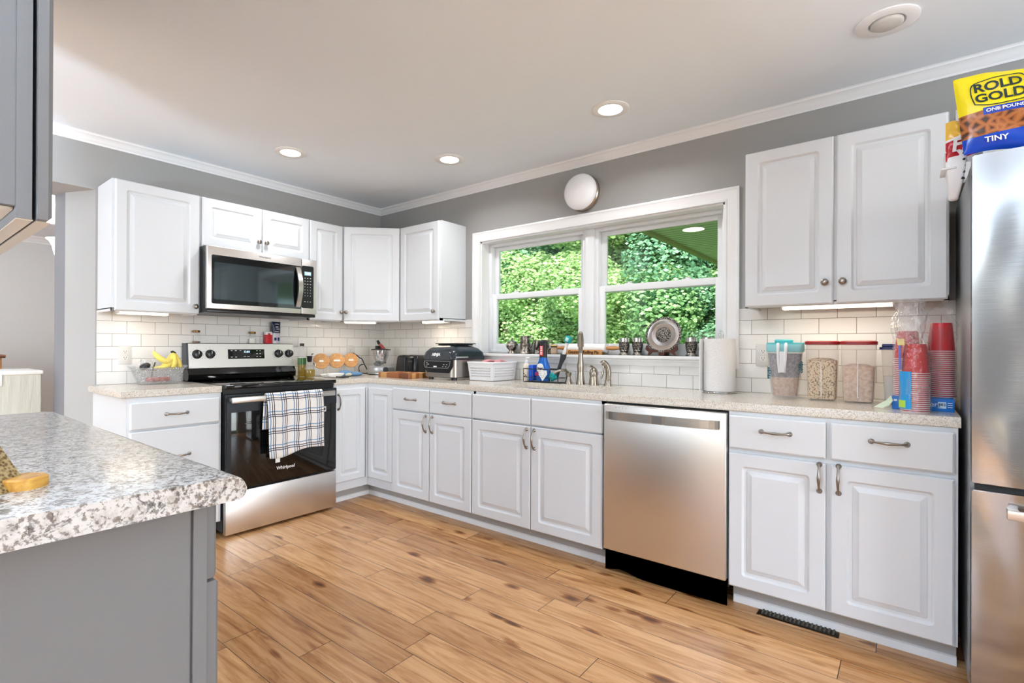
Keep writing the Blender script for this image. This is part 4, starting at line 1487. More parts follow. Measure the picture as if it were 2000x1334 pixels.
single('banana', bm, M_banana, 'single spotted banana curving upward left of the banana bunch', 'banana', (0.17, -1.87, T0 + 0.10), angle=60)
t = thing('tomato_pack', 'flat pack of orange-red tomatoes at the bottom of the glass basket', 'tomatoes', (0.19, -1.89, T0 + 0.012))
M_tomato = mat('tomato_red', (206, 62, 36), 0.3)
for k in range(8):
    bm = B(); bmesh.ops.create_uvsphere(bm, u_segments=12, v_segments=8, radius=0.0155, matrix=Matrix.Translation((-0.016 + 0.032 * (k % 2), -0.048 + 0.032 * (k // 2), 0.018)))
    obj('tomato', bm, M_tomato, t, angle=80)
bm = B(); box(bm, -0.036, 0.036, -0.07, 0.07, 0, 0.006, 0.002); obj('tray', bm, M_clearplastic, t)
single('round_case', (lambda bm: (lathe(bm, [(0, -0.018), (0.024, -0.014), (0.032, 0), (0.024, 0.014), (0, 0.018)], seg=20), bm)[1])(B()), M_black, 'shiny black round case in the left of the glass basket', 'case', (0.175, -1.955, T0 + 0.112), (0.5, 0.2, 0), angle=60)
bm = B(); tube(bm, [(0, 0, -0.05), (0.0, 0.008, 0.0), (0.0, 0.02, 0.045)], [0.006, 0.008, 0.007], 8, flat=0.6)
single('utensil_handle', bm, mat('olive_handle', (74, 74, 58), 0.5), 'slanted olive-grey utensil handle sticking out of the glass basket', 'utensil', (0.175, -1.920, T0 + 0.092))
# crumpled clear bag behind the black case
bm = B()
bmesh.ops.create_icosphere(bm, subdivisions=3, radius=0.04)
rnd = random.Random(5)
for v in bm.verts: v.co = Vector((v.co.x * 0.6, v.co.y * 1.0, v.co.z * 0.9)) * rnd.uniform(0.85, 1.15)
single('produce_bag', bm, M_bagfilm, 'crumpled clear produce bag at the back left of the glass basket', 'plastic bag', (0.115, -1.93, T0 + 0.125), angle=20)

# ------------------------------------------------------------------ things on the range backguard
TB = 1.173


def shaker_jar(label, y, fill, fcol, h=0.088):
    t = thing('spice_jar', label, 'spice jar', (0.045, y, TB))
    bm = B(); lathe(bm, [(0.024, 0), (0.026, 0.004), (0.026, h * 0.66), (0.020, h * 0.78), (0.020, h * 0.86)], seg=20); obj('glass_body', bm, M_glass, t)
    bm = B(); lathe(bm, [(0.022, 0.003), (0.023, 0.006), (0.023, h * fill)], seg=18); obj('contents', bm, mat('spice_' + label.split()[1], fcol, 0.8), t)
    bm = B(); lathe(bm, [(0.023, h * 0.82), (0.0235, h * 0.84), (0.0235, h * 0.98), (0.021, h), (0.0, h)], seg=20, capends=False); obj('lid', bm, M_bronze, t)
    return t


shaker_jar('small glass jar with bronze lid and brown spice, left end of the range backguard', -1.613, 0.14, (110, 74, 60))
shaker_jar('small salt jar with bronze lid and white filling on the range backguard', -1.226, 0.42, (232, 228, 222))
t = thing('seasoning_box', 'small red seasoning container with a white top on the range backguard', 'seasoning', (0.045, -1.106, TB))
bm = B(); box(bm, -0.016, 0.016, -0.025, 0.025, 0, 0.068, 0.003); obj('body', bm, mat('seasoning_red', (196, 28, 40), 0.35), t)
bm = B(); box(bm, -0.0165, 0.0165, -0.0255, 0.0255, 0.066, 0.090, 0.003); obj('lid', bm, M_wplast, t)
bm = B(); box(bm, 0.0162, 0.0175, -0.010, 0.010, 0.060, 0.078, 0.001); obj('label_patch', bm, mat('seasoning_red', (196, 28, 40), 0.35), t)


def pouch(bm, w, h, d, seed=1, nu=14, nv=14, top=0.25):
    """flat-ish packet standing up: local x width, y depth, z height"""
    rnd = random.Random(seed)
    for sgn in (-1, 1):
        G = []
        for j in range(nv + 1):
            v = j / nv
            row_ = []
            for i in range(nu + 1):
                u = i / nu
                e = (math.sin(PI * u) ** 0.6) * (1 if v < 0.15 else (1 - ((v - 0.15) / 0.85) ** 2 * (1 - top)))
                if v > 0.97: e *= 0.1
                row_.append(bm.verts.new(((u - 0.5) * w, sgn * d * 0.5 * e + rnd.uniform(-1, 1) * 0.0006, v * h)))
            G.append(row_)
        for j in range(nv):
            for i in range(nu):
                bm.faces.new((G[j][i], G[j][i + 1], G[j + 1][i + 1], G[j + 1][i]))
    bmesh.ops.remove_doubles(bm, verts=bm.verts, dist=0.0012)


bm = B(); pouch(bm, 0.072, 0.168, 0.035, 3)
M_pouch = bands('seasoning_pouch_print', 'z', [(0, (196, 192, 200)), (0.080, (24, 34, 62)), (0.168, (24, 34, 62))], 0.3)
t = thing('seasoning_pouch', 'tall navy and silver seasoning pouch standing on the range backguard', 'pouch', (0.048, -1.046, TB), PI / 2)
obj('pouch', bm, M_pouch, t, angle=50)
for (x, z, w, h) in ((-0.012, 0.035, 0.016, 0.022), (0.012, 0.035, 0.014, 0.026), (0.0, 0.150, 0.03, 0.004), (0.0, 0.128, 0.018, 0.006), (0.006, 0.112, 0.022, 0.004), (0.0, 0.092, 0.026, 0.003)):
    bm = B(); box(bm, x - w / 2, x + w / 2, -0.0195, -0.012, z - h / 2, z + h / 2)
    obj('label_print', bm, M_navy if z < 0.05 else M_text_white, t, angle=0)

# ------------------------------------------------------------------ oils right of the range
t = thing('oil_bottle', 'tall oil bottle with green label and black cap beside the range', 'oil bottle', (0.125, -0.872, T0))
bm = B(); lathe(bm, [(0.030, 0), (0.032, 0.006), (0.032, 0.15), (0.026, 0.175), (0.015, 0.20), (0.013, 0.245)], seg=24); obj('glass_body', bm, M_glass, t)
bm = B(); lathe(bm, [(0.029, 0.004), (0.030, 0.008), (0.030, 0.095)], seg=24); obj('oil', bm, M_oil, t)
bm = B(); lathe(bm, [(0.0328, 0.095), (0.0328, 0.148)], seg=24, capends=False); obj('green_label', bm, M_greenglass, t)
bm = B(); cyl(bm, (0, 0, 0.240), (0, 0, 0.262), 0.016); obj('cap', bm, M_black, t)
t = thing('oil_cruet', 'round oil cruet with a chrome and black pourer stopper', 'oil bottle', (0.240, -0.876, T0))
bm = B(); lathe(bm, [(0.036, 0), (0.040, 0.01), (0.041, 0.05), (0.034, 0.08), (0.018, 0.105), (0.015, 0.125)], seg=24); obj('glass_body', bm, M_glass, t)
bm = B(); lathe(bm, [(0.035, 0.004), (0.038, 0.01), (0.039, 0.05), (0.036, 0.062)], seg=24); obj('oil', bm, M_oil, t)
bm = B(); lathe(bm, [(0.014, 0.118), (0.018, 0.13), (0.022, 0.16), (0.024, 0.165), (0.0, 0.167)], seg=20, capends=False); obj('stopper', bm, M_black, t)
bm = B(); tube(bm, [(0.01, 0.01, 0.164), (0.012, 0.012, 0.178), (0.02, 0.02, 0.182)], 0.004, 8); tube(bm, smooth_path([(0.0, 0.03, 0.12), (0.0, 0.045, 0.11), (0, 0.05, 0.085)]), 0.006, 8); obj('spout', bm, M_chrome, t)

# three slanted canisters with round wooden lids
ca = Vector((0.80, -0.38, 0.28)).normalized()      # the way the lids face
for k, (cx, cy, lw) in enumerate(((0.235, -0.772, 0.032), (0.190, -0.600, 0.05), (0.150, -0.434, 0.040))):
    lab = ['round wooden lid canister nearest the oil bottles', 'middle of the three canisters with round wooden lids', 'round wooden lid canister below the plugged outlet'][k]
    t = thing('canister', lab, 'canister', (cx - 0.055, cy + 0.03, T0), 0, 'glass canisters with slanted wooden lids')
    C0 = Vector((0.055, -0.03, 0.122))
    q = ca.to_track_quat('Z', 'Y').to_matrix()
    bm = B()
    n = 28
    rs = []
    for s in range(7):
        u = s / 6
        base_c = Vector((0, 0, 0))
        pts = []
        for i in range(n):
            a = 2 * PI * i / n
            bot = Vector((0.048 * math.cos(a), 0.048 * math.sin(a), 0))
            topp = C0 + q @ Vector((-0.056 * math.sin(a), 0.056 * math.cos(a), -0.004)) if False else C0 + q @ Vector((0.056 * math.cos(a), 0.056 * math.sin(a), -0.004))
            pts.append((bot, topp))
        # match the start angle of both rings
        if s == 0:
            best, bi = 1e9, 0
            for sh in range(n):
                dd = sum((pts[i][0] - (pts[(i + sh) % n][1] - C0)).length for i in range(0, n, 4))
                if dd < best: best, bi = dd, sh
        rs.append(ring(bm, [pts[i][0].lerp(pts[(i + bi) % n][1], u) + Vector((-0.012 * math.sin(PI * u), 0, 0)) for i in range(n)]))
    for a, b in zip(rs, rs[1:]): bridge(bm, a, b)
    cap(bm, rs[0])
    obj('glass_body', bm, M_glass, t, angle=60)
    bm = B(); lathe(bm, [(0.0, -0.008), (0.058, -0.008), (0.0625, -0.004), (0.0635, 0.004), (0.061, 0.009), (0.0, 0.0105)], C0, 36, q, capends=False)
    ld = obj('wooden_lid', bm, M_wood_lid, t, angle=40)
    bm = B()
    yv = (Vector((0, 0, 1)) - ca * ca.z).normalized(); xv = yv.cross(ca)
    mm = Matrix(((xv.x, yv.x, ca.x, C0.x + ca.x * 0.0108), (xv.y, yv.y, ca.y, C0.y + ca.y * 0.0108), (xv.z, yv.z, ca.z, C0.z + ca.z * 0.0108), (0, 0, 0, 1)))
    box(bm, -lw / 2, lw / 2, -0.008, 0.006, -0.0002, 0.0008, 0.0003)
    obj('label_sticker', bm, M_lidwhite, ld, angle=0, mx=mm)

# spoon rest, ladle, blue mitt
t = thing('spoon_rest', 'white boat-shaped spoon rest on the counter beside the range', 'spoon rest', (0.355, -0.775, T0), PI / 2)
bm = B()
rings = []
for s, z in ((0.5, 0.0), (0.75, 0.010), (1.0, 0.026), (0.96, 0.027), (0.72, 0.012), (0.45, 0.004)):
    rings.append(ring(bm, [(s * (0.085 * math.cos(a) + (0.03 if math.cos(a) > 0.8 else 0)), s * 0.042 * math.sin(a), z) for a in [2 * PI * i / 32 for i in range(32)]]))
for a, b in zip(rings, rings[1:]): bridge(bm, a, b)
cap(bm, rings[0]); cap(bm, rings[-1])
obj('dish', bm, M_softwhite, t, angle=60)
t = thing('ladle', 'white ladle lying beside the oil cruet, black handle toward the range', 'ladle', (0.505, -0.83, T0 + 0.0))
bm = B()
lathe(bm, [(0.0, 0.002), (0.03, 0.008), (0.046, 0.022), (0.05, 0.036), (0.048, 0.037), (0.042, 0.022), (0.0, 0.008)], (-0.05, 0.04, 0.0), 24, sx=0.8, sy=1.5, capends=False)
obj('bowl', bm, M_softwhite, t, angle=60)
bm = B(); tube(bm, smooth_path([(0.02, -0.0, 0.012), (0.03, 0.05, 0.009), (0.03, 0.1, 0.009)]), [0.006] * 13, 8, flat=1.6)
obj('handle', bm, M_black, t)
bm = B()
for k, (x, y, rx, ry, rz) in enumerate(((0, -0.04, 0.045, 0.06, 0.028), (0.0, 0.05, 0.05, 0.07, 0.020))):
    bmesh.ops.create_uvsphere(bm, u_segments=20, v_segments=10, radius=1.0, matrix=Matrix.Translation((x, y, rz * 0.8)) @ Matrix.Diagonal((rx, ry, rz, 1)))
for v in bm.verts:
    if v.co.z < 0.001: v.co.z = 0.001
t = thing('oven_mitt', 'blue oven mitt lying folded below the wooden lids', 'oven mitt', (0.33, -0.575, T0))
obj('mitt', bm, mat('mitt_blue', (98, 134, 172), 0.9), t, angle=60)
bm = B(); bmesh.ops.create_uvsphere(bm, u_segments=16, v_segments=8, radius=1.0, matrix=Matrix.Translation((0.03, -0.035, 0.017)) @ Matrix.Diagonal((0.024, 0.035, 0.015, 1)))
obj('lining', bm, mat('mitt_lining', (196, 196, 176), 0.9), t, angle=60)

# ------------------------------------------------------------------ food processor
t = thing('food_processor', 'food processor with clear bowl in the counter corner', 'food processor', (0.300, -0.235, T0))
bm = B(); lathe(bm, [(0.100, 0), (0.108, 0.006), (0.108, 0.018), (0.112, 0.022), (0.116, 0.04), (0.110, 0.062), (0.09, 0.074)], seg=36); obj('base', bm, M_silver, t)
bm = B(); lathe(bm, [(0.104, -0.0), (0.109, 0.001), (0.109, 0.007)], seg=36); obj('rubber_ring', bm, M_black, t)
bm = B(); lathe(bm, [(0.092, 0.072), (0.098, 0.08), (0.094, 0.16), (0.080, 0.212)], seg=36, capends=False); obj('clear_bowl', bm, M_clearplastic, t, angle=60)
bm = B(); lathe(bm, [(0.02, 0.085), (0.05, 0.12), (0.066, 0.16), (0.068, 0.205)], seg=30); obj('work_bowl', bm, M_chrome, t, angle=60)
bm = B(); tube(bm, smooth_path([(0.03, -0.05, 0.08), (-0.03, -0.02, 0.095), (0.02, 0.04, 0.11)]), [0.012] * 13, 8, flat=2.0); obj('blade', bm, M_dgrey, t)
bm = B(); lathe(bm, [(0.084, 0.208), (0.084, 0.216), (0.05, 0.222), (0.03, 0.224)], seg=36); box(bm, -0.055, -0.02, -0.02, 0.02, 0.216, 0.246, 0.004); obj('lid', bm, M_black, t, angle=40)
bm = B(); tube(bm, [(0.02, 0.02, 0.216), (0.0, 0.0, 0.25), (-0.012, -0.008, 0.262)], [0.014, 0.012, 0.010], 10); obj('red_pusher', bm, mat('dull_red', (150, 60, 60), 0.4), t)
bm = B(); tube(bm, [(-0.012, -0.008, 0.260), (-0.026, -0.016, 0.290)], [0.013, 0.012], 10); obj('pusher_grip', bm, M_black, t)
bm = B(); cyl(bm, (0.10, -0.035, 0.045), (0.122, -0.045, 0.045), 0.022); obj('control_knob', bm, M_black, t, angle=40)
bm = B(); tube(bm, smooth_path([(0.085, 0.02, 0.21), (0.115, 0.03, 0.18), (0.118, 0.03, 0.10), (0.10, 0.02, 0.075)]), 0.008, 8); obj('bowl_handle', bm, M_clearplastic, t)
bm = B()
cord = smooth_path([(0.024, -0.341, 1.086), (0.06, -0.345, 1.088), (0.10, -0.34, 1.078), (0.13, -0.33, 1.055), (0.15, -0.32, 1.045), (0.17, -0.31, 1.00), (0.178, -0.29, 0.96), (0.19, -0.28, 0.93), (0.20, -0.26, 0.922)])
tube(bm, [Vector(p) - Vector((0.300, -0.235, T0)) for p in cord], 0.0045, 8)
tube(bm, [Vector(p) - Vector((0.300, -0.235, T0)) for p in smooth_path([(0.165, -0.315, 1.00), (0.135, -0.335, 0.985), (0.135, -0.34, 0.95), (0.15, -0.33, 0.925), (0.19, -0.29, 0.918), (0.22, -0.27, 0.918)])], 0.004, 8)
obj('power_cord', bm, M_black, t)
bm = B(); box(bm, 0.0175 - 0.3, 0.055 - 0.3, -0.358 + 0.235, -0.326 + 0.235, 1.079 - T0, 1.097 - T0, 0.004); obj('plug', bm, M_black, t)

# ------------------------------------------------------------------ toaster
t = thing('toaster', 'black two-slot toaster in front of the tile, left of the grill', 'toaster', (0.605, -0.045, T0))
bm = B()
rings = []
for z, e in ((0.006, 0.0), (0.02, 0.004), (0.15, -0.008), (0.163, -0.014), (0.168, -0.026)):
    rings.append(ring(bm, [(x, y, z) for x, y in rr(-0.132 - e, 0.132 + e, -0.185 - e, -0.0 + e * 0.3, 0.03, 5)]))
for a, b in zip(rings, rings[1:]): bridge(bm, a, b)
cap(bm, rings[0]); cap(bm, rings[-1])
obj('shell', bm, mat('toaster_black', (30, 33, 36), 0.16), t, angle=50)
bm = B(); box(bm, -0.003, 0.004, -0.189, -0.18, 0.015, 0.150); obj('centre_seam', bm, M_dgrey, t, angle=0)
for s in (-1, 1):
    bm = B(); box(bm, s * 0.045 - 0.016, s * 0.045 + 0.016, -0.16, -0.03, 0.166, 0.1695); obj('bread_slot', bm, M_blackm, t, angle=0)
bm = B(); box(bm, 0.062, 0.092, -0.1955, -0.17, 0.05, 0.145, 0.003); lv = obj('lever_track', bm, M_black, t)
bm = B(); box(bm, 0.06, 0.094, -0.207, -0.19, 0.112, 0.124, 0.004); obj('lever', bm, M_dgrey, lv)
bm = B(); tube(bm, smooth_path([(0.13, -0.03, 0.008), (0.16, -0.05, 0.02), (0.185, -0.07, 0.022), (0.205, -0.08, 0.004)]), 0.004, 8); obj('power_cord', bm, M_black, t)

# ------------------------------------------------------------------ cutting board
bm = B(); box(bm, -0.17, 0.19, -0.10, 0.10, 0, 0.040, 0.003)
single('cutting_board', bm, M_block, 'thick end-grain wooden cutting board in front of the toaster', 'cutting board', (0.765, -0.395, T0), 0.0, angle=30)

# ------------------------------------------------------------------ indoor grill
t = thing('indoor_grill', 'black and steel countertop grill air fryer with domed lid', 'countertop grill', (1.180, -0.262, T0))
bm = B()
rings = []
for z, e in ((0.016, -0.012), (0.022, 0.0), (0.150, 0.0)):
    rings.append(ring(bm, [(x, y, z) for x, y in rr(-0.160 - e, 0.158 + e, -0.155 - e, 0.175 + e, 0.045, 6)]))
for a, b in zip(rings, rings[1:]): bridge(bm, a, b)
cap(bm, rings[0]); cap(bm, rings[-1])
obj('steel_body', bm, mat('grill_steel', (170, 164, 158), 0.28, 1.0), t, angle=40)
bm = B()
for x in (-0.12, 0.12):
    for y in (-0.11, 0.13): cyl(bm, (x, y, 0), (x, y, 0.02), 0.018)
obj('foot', bm, M_black, t)
bm = B()   # lid: a dome loft
rings = []
for z, ex, ey in ((0.146, 0.012, 0.012), (0.165, 0.014, 0.014), (0.200, 0.004, 0.004), (0.228, -0.020, -0.02), (0.246, -0.055, -0.055), (0.252, -0.085, -0.085)):
    rings.append(ring(bm, [(x, y, z) for x, y in rr(-0.160 - ex, 0.157 + ex, -0.155 - ey, 0.185 + ey, 0.055, 6)]))
for a, b in zip(rings, rings[1:]): bridge(bm, a, b)
cap(bm, rings[0]); cap(bm, rings[-1])
ld = obj('domed_lid', bm, mat('grill_lid', (40, 47, 53), 0.22), t, angle=45)
bm = B()
r0 = ring(bm, [(x, -0.172 + max(0, (z - 0.165)) * 0.25, z) for x, z in [(-0.125, 0.146), (0.125, 0.146), (0.128, 0.17), (0.10, 0.208), (-0.10, 0.208), (-0.128, 0.17)]])
r1 = ring(bm, [(x, -0.12, z) for x, z in [(-0.125, 0.146), (0.125, 0.146), (0.128, 0.17), (0.10, 0.208), (-0.10, 0.208), (-0.128, 0.17)]])
bridge(bm, r0, r1); cap(bm, r0)
obj('lid_handle_front', bm, M_dgrey, ld, angle=20)
obj('brand_lettering', text_mesh('NINJA', 0.030, FRONT(-0.01, -0.171, 0.183, pitch=-0.22), 0.0008, bold=0.001, shear=0.25), M_text_white, ld, angle=0)
bm = B(); box(bm, -0.10, 0.085, -0.06, 0.13, 0.250, 0.262, 0.004); box(bm, -0.115, 0.10, -0.075, 0.145, 0.260, 0.267, 0.003); obj('top_vent', bm, M_black, ld, angle=30)
bm = B(); box(bm, -0.215, -0.16, -0.05, 0.04, 0.165, 0.178, 0.005); obj('hinge_grip', bm, M_black, ld, angle=30)
bm = B(); box(bm, 0.165, 0.172, -0.15, -0.02, 0.160, 0.172, 0.003); obj('side_trim', bm, M_silver, ld, angle=30)
bm = B()
pp = [(-0.150, 0.148), (0.145, 0.148), (0.143, 0.10), (0.11, 0.052), (-0.11, 0.052), (-0.150, 0.095)]
r0 = ring(bm, [(x, -0.160, z) for x, z in pp]); r1 = ring(bm, [(x, -0.150, z) for x, z in pp]); bridge(bm, r0, r1); cap(bm, r0); cap(bm, r1)
fp = obj('front_panel', bm, M_black, t, angle=20)
bm = B()
pp = [(-0.140, 0.138), (0.125, 0.138), (0.118, 0.105), (0.098, 0.085), (-0.128, 0.085), (-0.145, 0.105)]
pi_ = [(x * 0.97, 0.112 + (z - 0.112) * 0.88) for x, z in pp]
r0 = ring(bm, [(x, -0.1615, z) for x, z in pp]); r1 = ring(bm, [(x, -0.1615, z) for x, z in pi_]); bridge(bm, r0, r1)
r2 = ring(bm, [(x, -0.159, z) for x, z in pp]); r3 = ring(bm, [(x, -0.159, z) for x, z in pi_]); bridge(bm, r0, r2); bridge(bm, r1, r3)
obj('panel_outline', bm, M_silver, fp, angle=0)
bm = B()
for (x, z, w) in ((-0.115, 0.125, 0.012), (-0.105, 0.112, 0.024), (-0.115, 0.098, 0.008), (0.06, 0.112, 0.010), (0.09, 0.112, 0.008), (0.05, 0.098, 0.006), (0.08, 0.098, 0.008)):
    box(bm, x - w / 2, x + w / 2, -0.1622, -0.160, z - 0.002, z + 0.002)
box(bm, -0.045, -0.012, -0.1624, -0.160, 0.092, 0.101, 0.002)
obj('key_legend', bm, M_text_white, fp, angle=0)

# ------------------------------------------------------------------ white perforated basket with pink cloths
t = thing('storage_basket', 'white perforated plastic basket beside the grill', 'basket', (1.483, -0.168, T0))
bm = B()
BW_, BD_, BH_ = 0.104, 0.128, 0.132
hx = []


def wallgrid(bm, P0, P1, lean, n_u, n_v):
    """one wall with real square holes; P0->P1 bottom edge, lean = outward unit"""
    P0, P1, lean = Vector(P0), Vector(P1), Vector(lean)
    d = (P1 - P0)
    V = {}
    us = [0.0]
    for i in range(n_u):
        c = 0.08 + 0.84 * (i + 0.5) / n_u; w = 0.84 / n_u * 0.27
        us += [c - w, c + w]
    us.append(1.0)
    vs = [0.0]
    for j in range(n_v):
        c = 0.16 + 0.56 * (j + 0.5) / n_v; w = 0.56 / n_v * 0.26
        vs += [c - w, c + w]
    vs.append(1.0)
    for i, u in enumerate(us):
        for j, v in enumerate(vs):
            ext = (u - 0.5) * 2 * 0.013 * v
            V[i, j] = bm.verts.new(P0 + d * u + d.normalized() * ext + lean * 0.013 * v + Vector((0, 0, BH_ * v)))
    for i in range(len(us) - 1):
        for j in range(len(vs) - 1):
            if i % 2 == 1 and j % 2 == 1: continue
            bm.faces.new((V[i, j], V[i + 1, j], V[i + 1, j + 1], V[i, j + 1]))


wallgrid(bm, (-BW_, -BD_, 0.003), (BW_, -BD_, 0.003), (0, -1, 0), 16, 4)
wallgrid(bm, (BW_, -BD_, 0.003), (BW_, BD_, 0.003), (1, 0, 0), 18, 4)
wallgrid(bm, (BW_, BD_, 0.003), (-BW_, BD_, 0.003), (0, 1, 0), 16, 4)
wallgrid(bm, (-BW_, BD_, 0.003), (-BW_, -BD_, 0.003), (-1, 0, 0), 18, 4)
bmesh.ops.remove_doubles(bm, verts=bm.verts, dist=0.0006)
f = bm.faces.new([bm.verts.new(p) for p in ((-BW_, -BD_, 0.003), (BW_, -BD_, 0.003), (BW_, BD_, 0.003), (-BW_, BD_, 0.003))])
bmesh.ops.solidify(bm, geom=bm.faces[:], thickness=0.0025)
obj('perforated_body', bm, M_wplast, t, angle=0)
bm = B()
a = ring(bm, [(x, y, BH_) for x, y in rr(-BW_ - 0.013, BW_ + 0.013, -BD_ - 0.013, BD_ + 0.013, 0.012)])
b = ring(bm, [(x, y, BH_) for x, y in rr(-BW_ - 0.020, BW_ + 0.020, -BD_ - 0.020, BD_ + 0.020, 0.016)])
c_ = ring(bm, [(x, y, BH_ - 0.008) for x, y in rr(-BW_ - 0.020, BW_ + 0.020, -BD_ - 0.020, BD_ + 0.020, 0.016)])
d_ = ring(bm, [(x, y, BH_ + 0.003) for x, y in rr(-BW_ - 0.016, BW_ + 0.016, -BD_ - 0.016, BD_ + 0.016, 0.014)])
bridge(bm, a, d_); bridge(bm, d_, b); bridge(bm, b, c_)
obj('rim', bm, M_wplast, t, angle=40)
for k, (x, y) in enumerate(((-0.02, 0.00), (0.07, 0.04))):
    bm = B(); n = 10
    for i in range(3):
        tube(bm, smooth_path([(-0.05, -0.06, 0.01 * i), (-0.02, 0.0, 0.014 + 0.012 * i), (0.03, 0.05, 0.006 + 0.01 * i), (0.05, 0.07, 0.0)]), [0.005, 0.008] + [0.010] * 15 + [0.008, 0.006], 8, flat=2.2)
    single('folded_cloth', bm, M_pink, ['pink folded cloth at the left in the white basket', 'pink folded cloth at the right in the white basket'][k], 'cloth', (1.480 + x * 0.8, -0.168 + y, T0 + 0.103), 0.5 + k * 0.3, 'pink cloths in the white basket', angle=60)

# ------------------------------------------------------------------ sink caddy group
t = thing('sink_caddy', 'black wire sink caddy with a tray, left of the faucet', 'sink caddy', (1.903, -0.120, T0))
bm = B(); box(bm, -0.135, 0.135, -0.05, 0.05, 0.002, 0.007, 0.002); obj('tray', bm, M_black, t)
bm = B()
for z in (0.035, 0.092):
    tube(bm, [(-0.14, -0.052, z), (0.14, -0.052, z), (0.14, 0.052, z), (-0.14, 0.052, z), (-0.14, -0.052, z)], 0.0032 if z > 0.05 else 0.002, 6)
for x in (-0.14, -0.07, 0.0, 0.07, 0.14):
    tube(bm, [(x, -0.052, 0.092), (x, -0.052, 0.002), (x, 0.052, 0.002), (x, 0.052, 0.092)], 0.002, 6)
obj('wire_frame', bm, M_black, t, angle=60)
t = thing('spray_bottle', 'blue dish spray bottle with a black trigger head in the sink caddy', 'spray bottle', (1.893, -0.122, T0 + 0.010))
rings = []
bm = B()
prof = [(0.0, 0.050, 0.030), (0.012, 0.054, 0.032), (0.06, 0.058, 0.031), (0.10, 0.050, 0.028), (0.14, 0.034, 0.022), (0.17, 0.026, 0.019), (0.20, 0.022, 0.018)]
for z, a, b in prof: rings.append(ring(bm, [(a * math.cos(k * PI / 14), b * math.sin(k * PI / 14), z) for k in range(28)]))
for a, b in zip(rings, rings[1:]): bridge(bm, a, b)
cap(bm, rings[0]); cap(bm, rings[-1])
obj('bottle', bm, mat('dish_spray_blue', (28, 100, 190), 0.15), t, angle=60)
bm = B()
rings = []
for z, a, b in [(0.160, 0.029, 0.021), (0.20, 0.027, 0.020), (0.240, 0.026, 0.018), (0.262, 0.030, 0.017), (0.274, 0.027, 0.014), (0.278, 0.018, 0.008)]: rings.append(ring(bm, [(a * math.cos(k * PI / 12), b * math.sin(k * PI / 12), z) for k in range(24)]))
for a, b in zip(rings, rings[1:]): bridge(bm, a, b)
cap(bm, rings[0]); cap(bm, rings[-1])
hd = obj('trigger_head', bm, M_black, t, angle=60)
bm = B(); tube(bm, smooth_path([(-0.015, 0, 0.262), (-0.032, 0, 0.255), (-0.044, 0, 0.235), (-0.058, 0, 0.212)]), [0.009] * 10 + [0.007] * 9, 8); obj('trigger', bm, M_black, hd)
bm = B(); box(bm, -0.016, 0.012, -0.0215, -0.0195, 0.172, 0.240, 0.0004); lb = obj('red_label', bm, mat('spray_label_red', (206, 36, 48), 0.4), hd, angle=0)
for k in range(5):
    bm = B(); box(bm, -0.011, 0.006, -0.0223, -0.0213, 0.180 + k * 0.012, 0.187 + k * 0.012, 0.001); obj('label_mark', bm, M_text_white, lb, angle=0)
bm = B()
a = ring(bm, [(0.026 * math.cos(k * PI / 14) - 0.006, -0.0335, 0.088 + 0.032 * math.sin(k * PI / 14)) for k in range(28)])
b = ring(bm, [(0.026 * math.cos(k * PI / 14) - 0.006, -0.024, 0.088 + 0.032 * math.sin(k * PI / 14)) for k in range(28)])
bridge(bm, a, b); cap(bm, a)
lb = obj('oval_label', bm, M_lidwhite, t, angle=30)
obj('label_lettering', text_mesh('Dawn', 0.020, FRONT(-0.006, -0.0340, 0.088), 0.0005, bold=0.0006), M_navy, lb, angle=0)
bm = B(); box(bm, -0.045, -0.004, -0.0345, -0.030, 0.034, 0.060, 0.002); box(bm, -0.03, 0.02, -0.0342, -0.030, 0.062, 0.066); obj('label_badge', bm, mat('badge_magenta', (150, 40, 84), 0.4), t, angle=0)
bm = B(); box(bm, -0.018, 0.018, -0.03, 0.03, 0, 0.108, 0.005)
single('sponge', bm, M_blue, 'tall bright blue sponge standing left of the spray bottle', 'sponge', (1.812, -0.125, T0 + 0.010), angle=40)
bm = B(); bmesh.ops.create_icosphere(bm, subdivisions=3, radius=0.028)
rnd = random.Random(9)
for v in bm.verts: v.co *= rnd.uniform(0.8, 1.2)
single('scrubber', bm, M_tealb, 'teal mesh scrubber puff in the sink caddy', 'scrubber', (1.982, -0.14, T0 + 0.042), angle=0)
t = thing('scrub_cloth', 'white patterned scrub pad hanging over the caddy front', 'scrub pad', (1.93, -0.188, T0 + 0.0))
bm = B()
r0 = ring(bm, [(x, 0.0, z) for x, z in ((-0.032, 0.085), (0.030, 0.085), (0.034, 0.06), (0.0, 0.015), (-0.03, 0.055))]); r1 = ring(bm, [(x, 0.006, z) for x, z in ((-0.032, 0.085), (0.030, 0.085), (0.034, 0.06), (0.0, 0.015), (-0.03, 0.055))])
bridge(bm, r0, r1); cap(bm, r0); cap(bm, r1)
pd = obj('pad', bm, M_white_paper, t, angle=0)
bm = B()
for x, z in ((-0.02, 0.075), (-0.02, 0.062), (-0.012, 0.05), (0.014, 0.075), (0.018, 0.062), (0.01, 0.048), (-0.004, 0.038)): box(bm, x - 0.004, x + 0.004, -0.0008, 0.001, z - 0.0012, z + 0.0012)
obj('stitching', bm, M_black, pd, angle=0)
t = thing('dish_brush', 'long-handled dish brush with black grip and teal head leaning in the caddy', 'dish brush', (2.008, -0.13, T0 + 0.02), 0)
bm = B(); tube(bm, [(0, 0, 0.02), (0.012, 0, 0.07), (0.030, 0.0, 0.115), (0.045, 0.0, 0.15), (0.05, 0.0, 0.175)], [0.010, 0.012, 0.013, 0.019, 0.021], 12); obj('grip', bm, mat('brush_grip', (48, 52, 56), 0.5), t, angle=60)
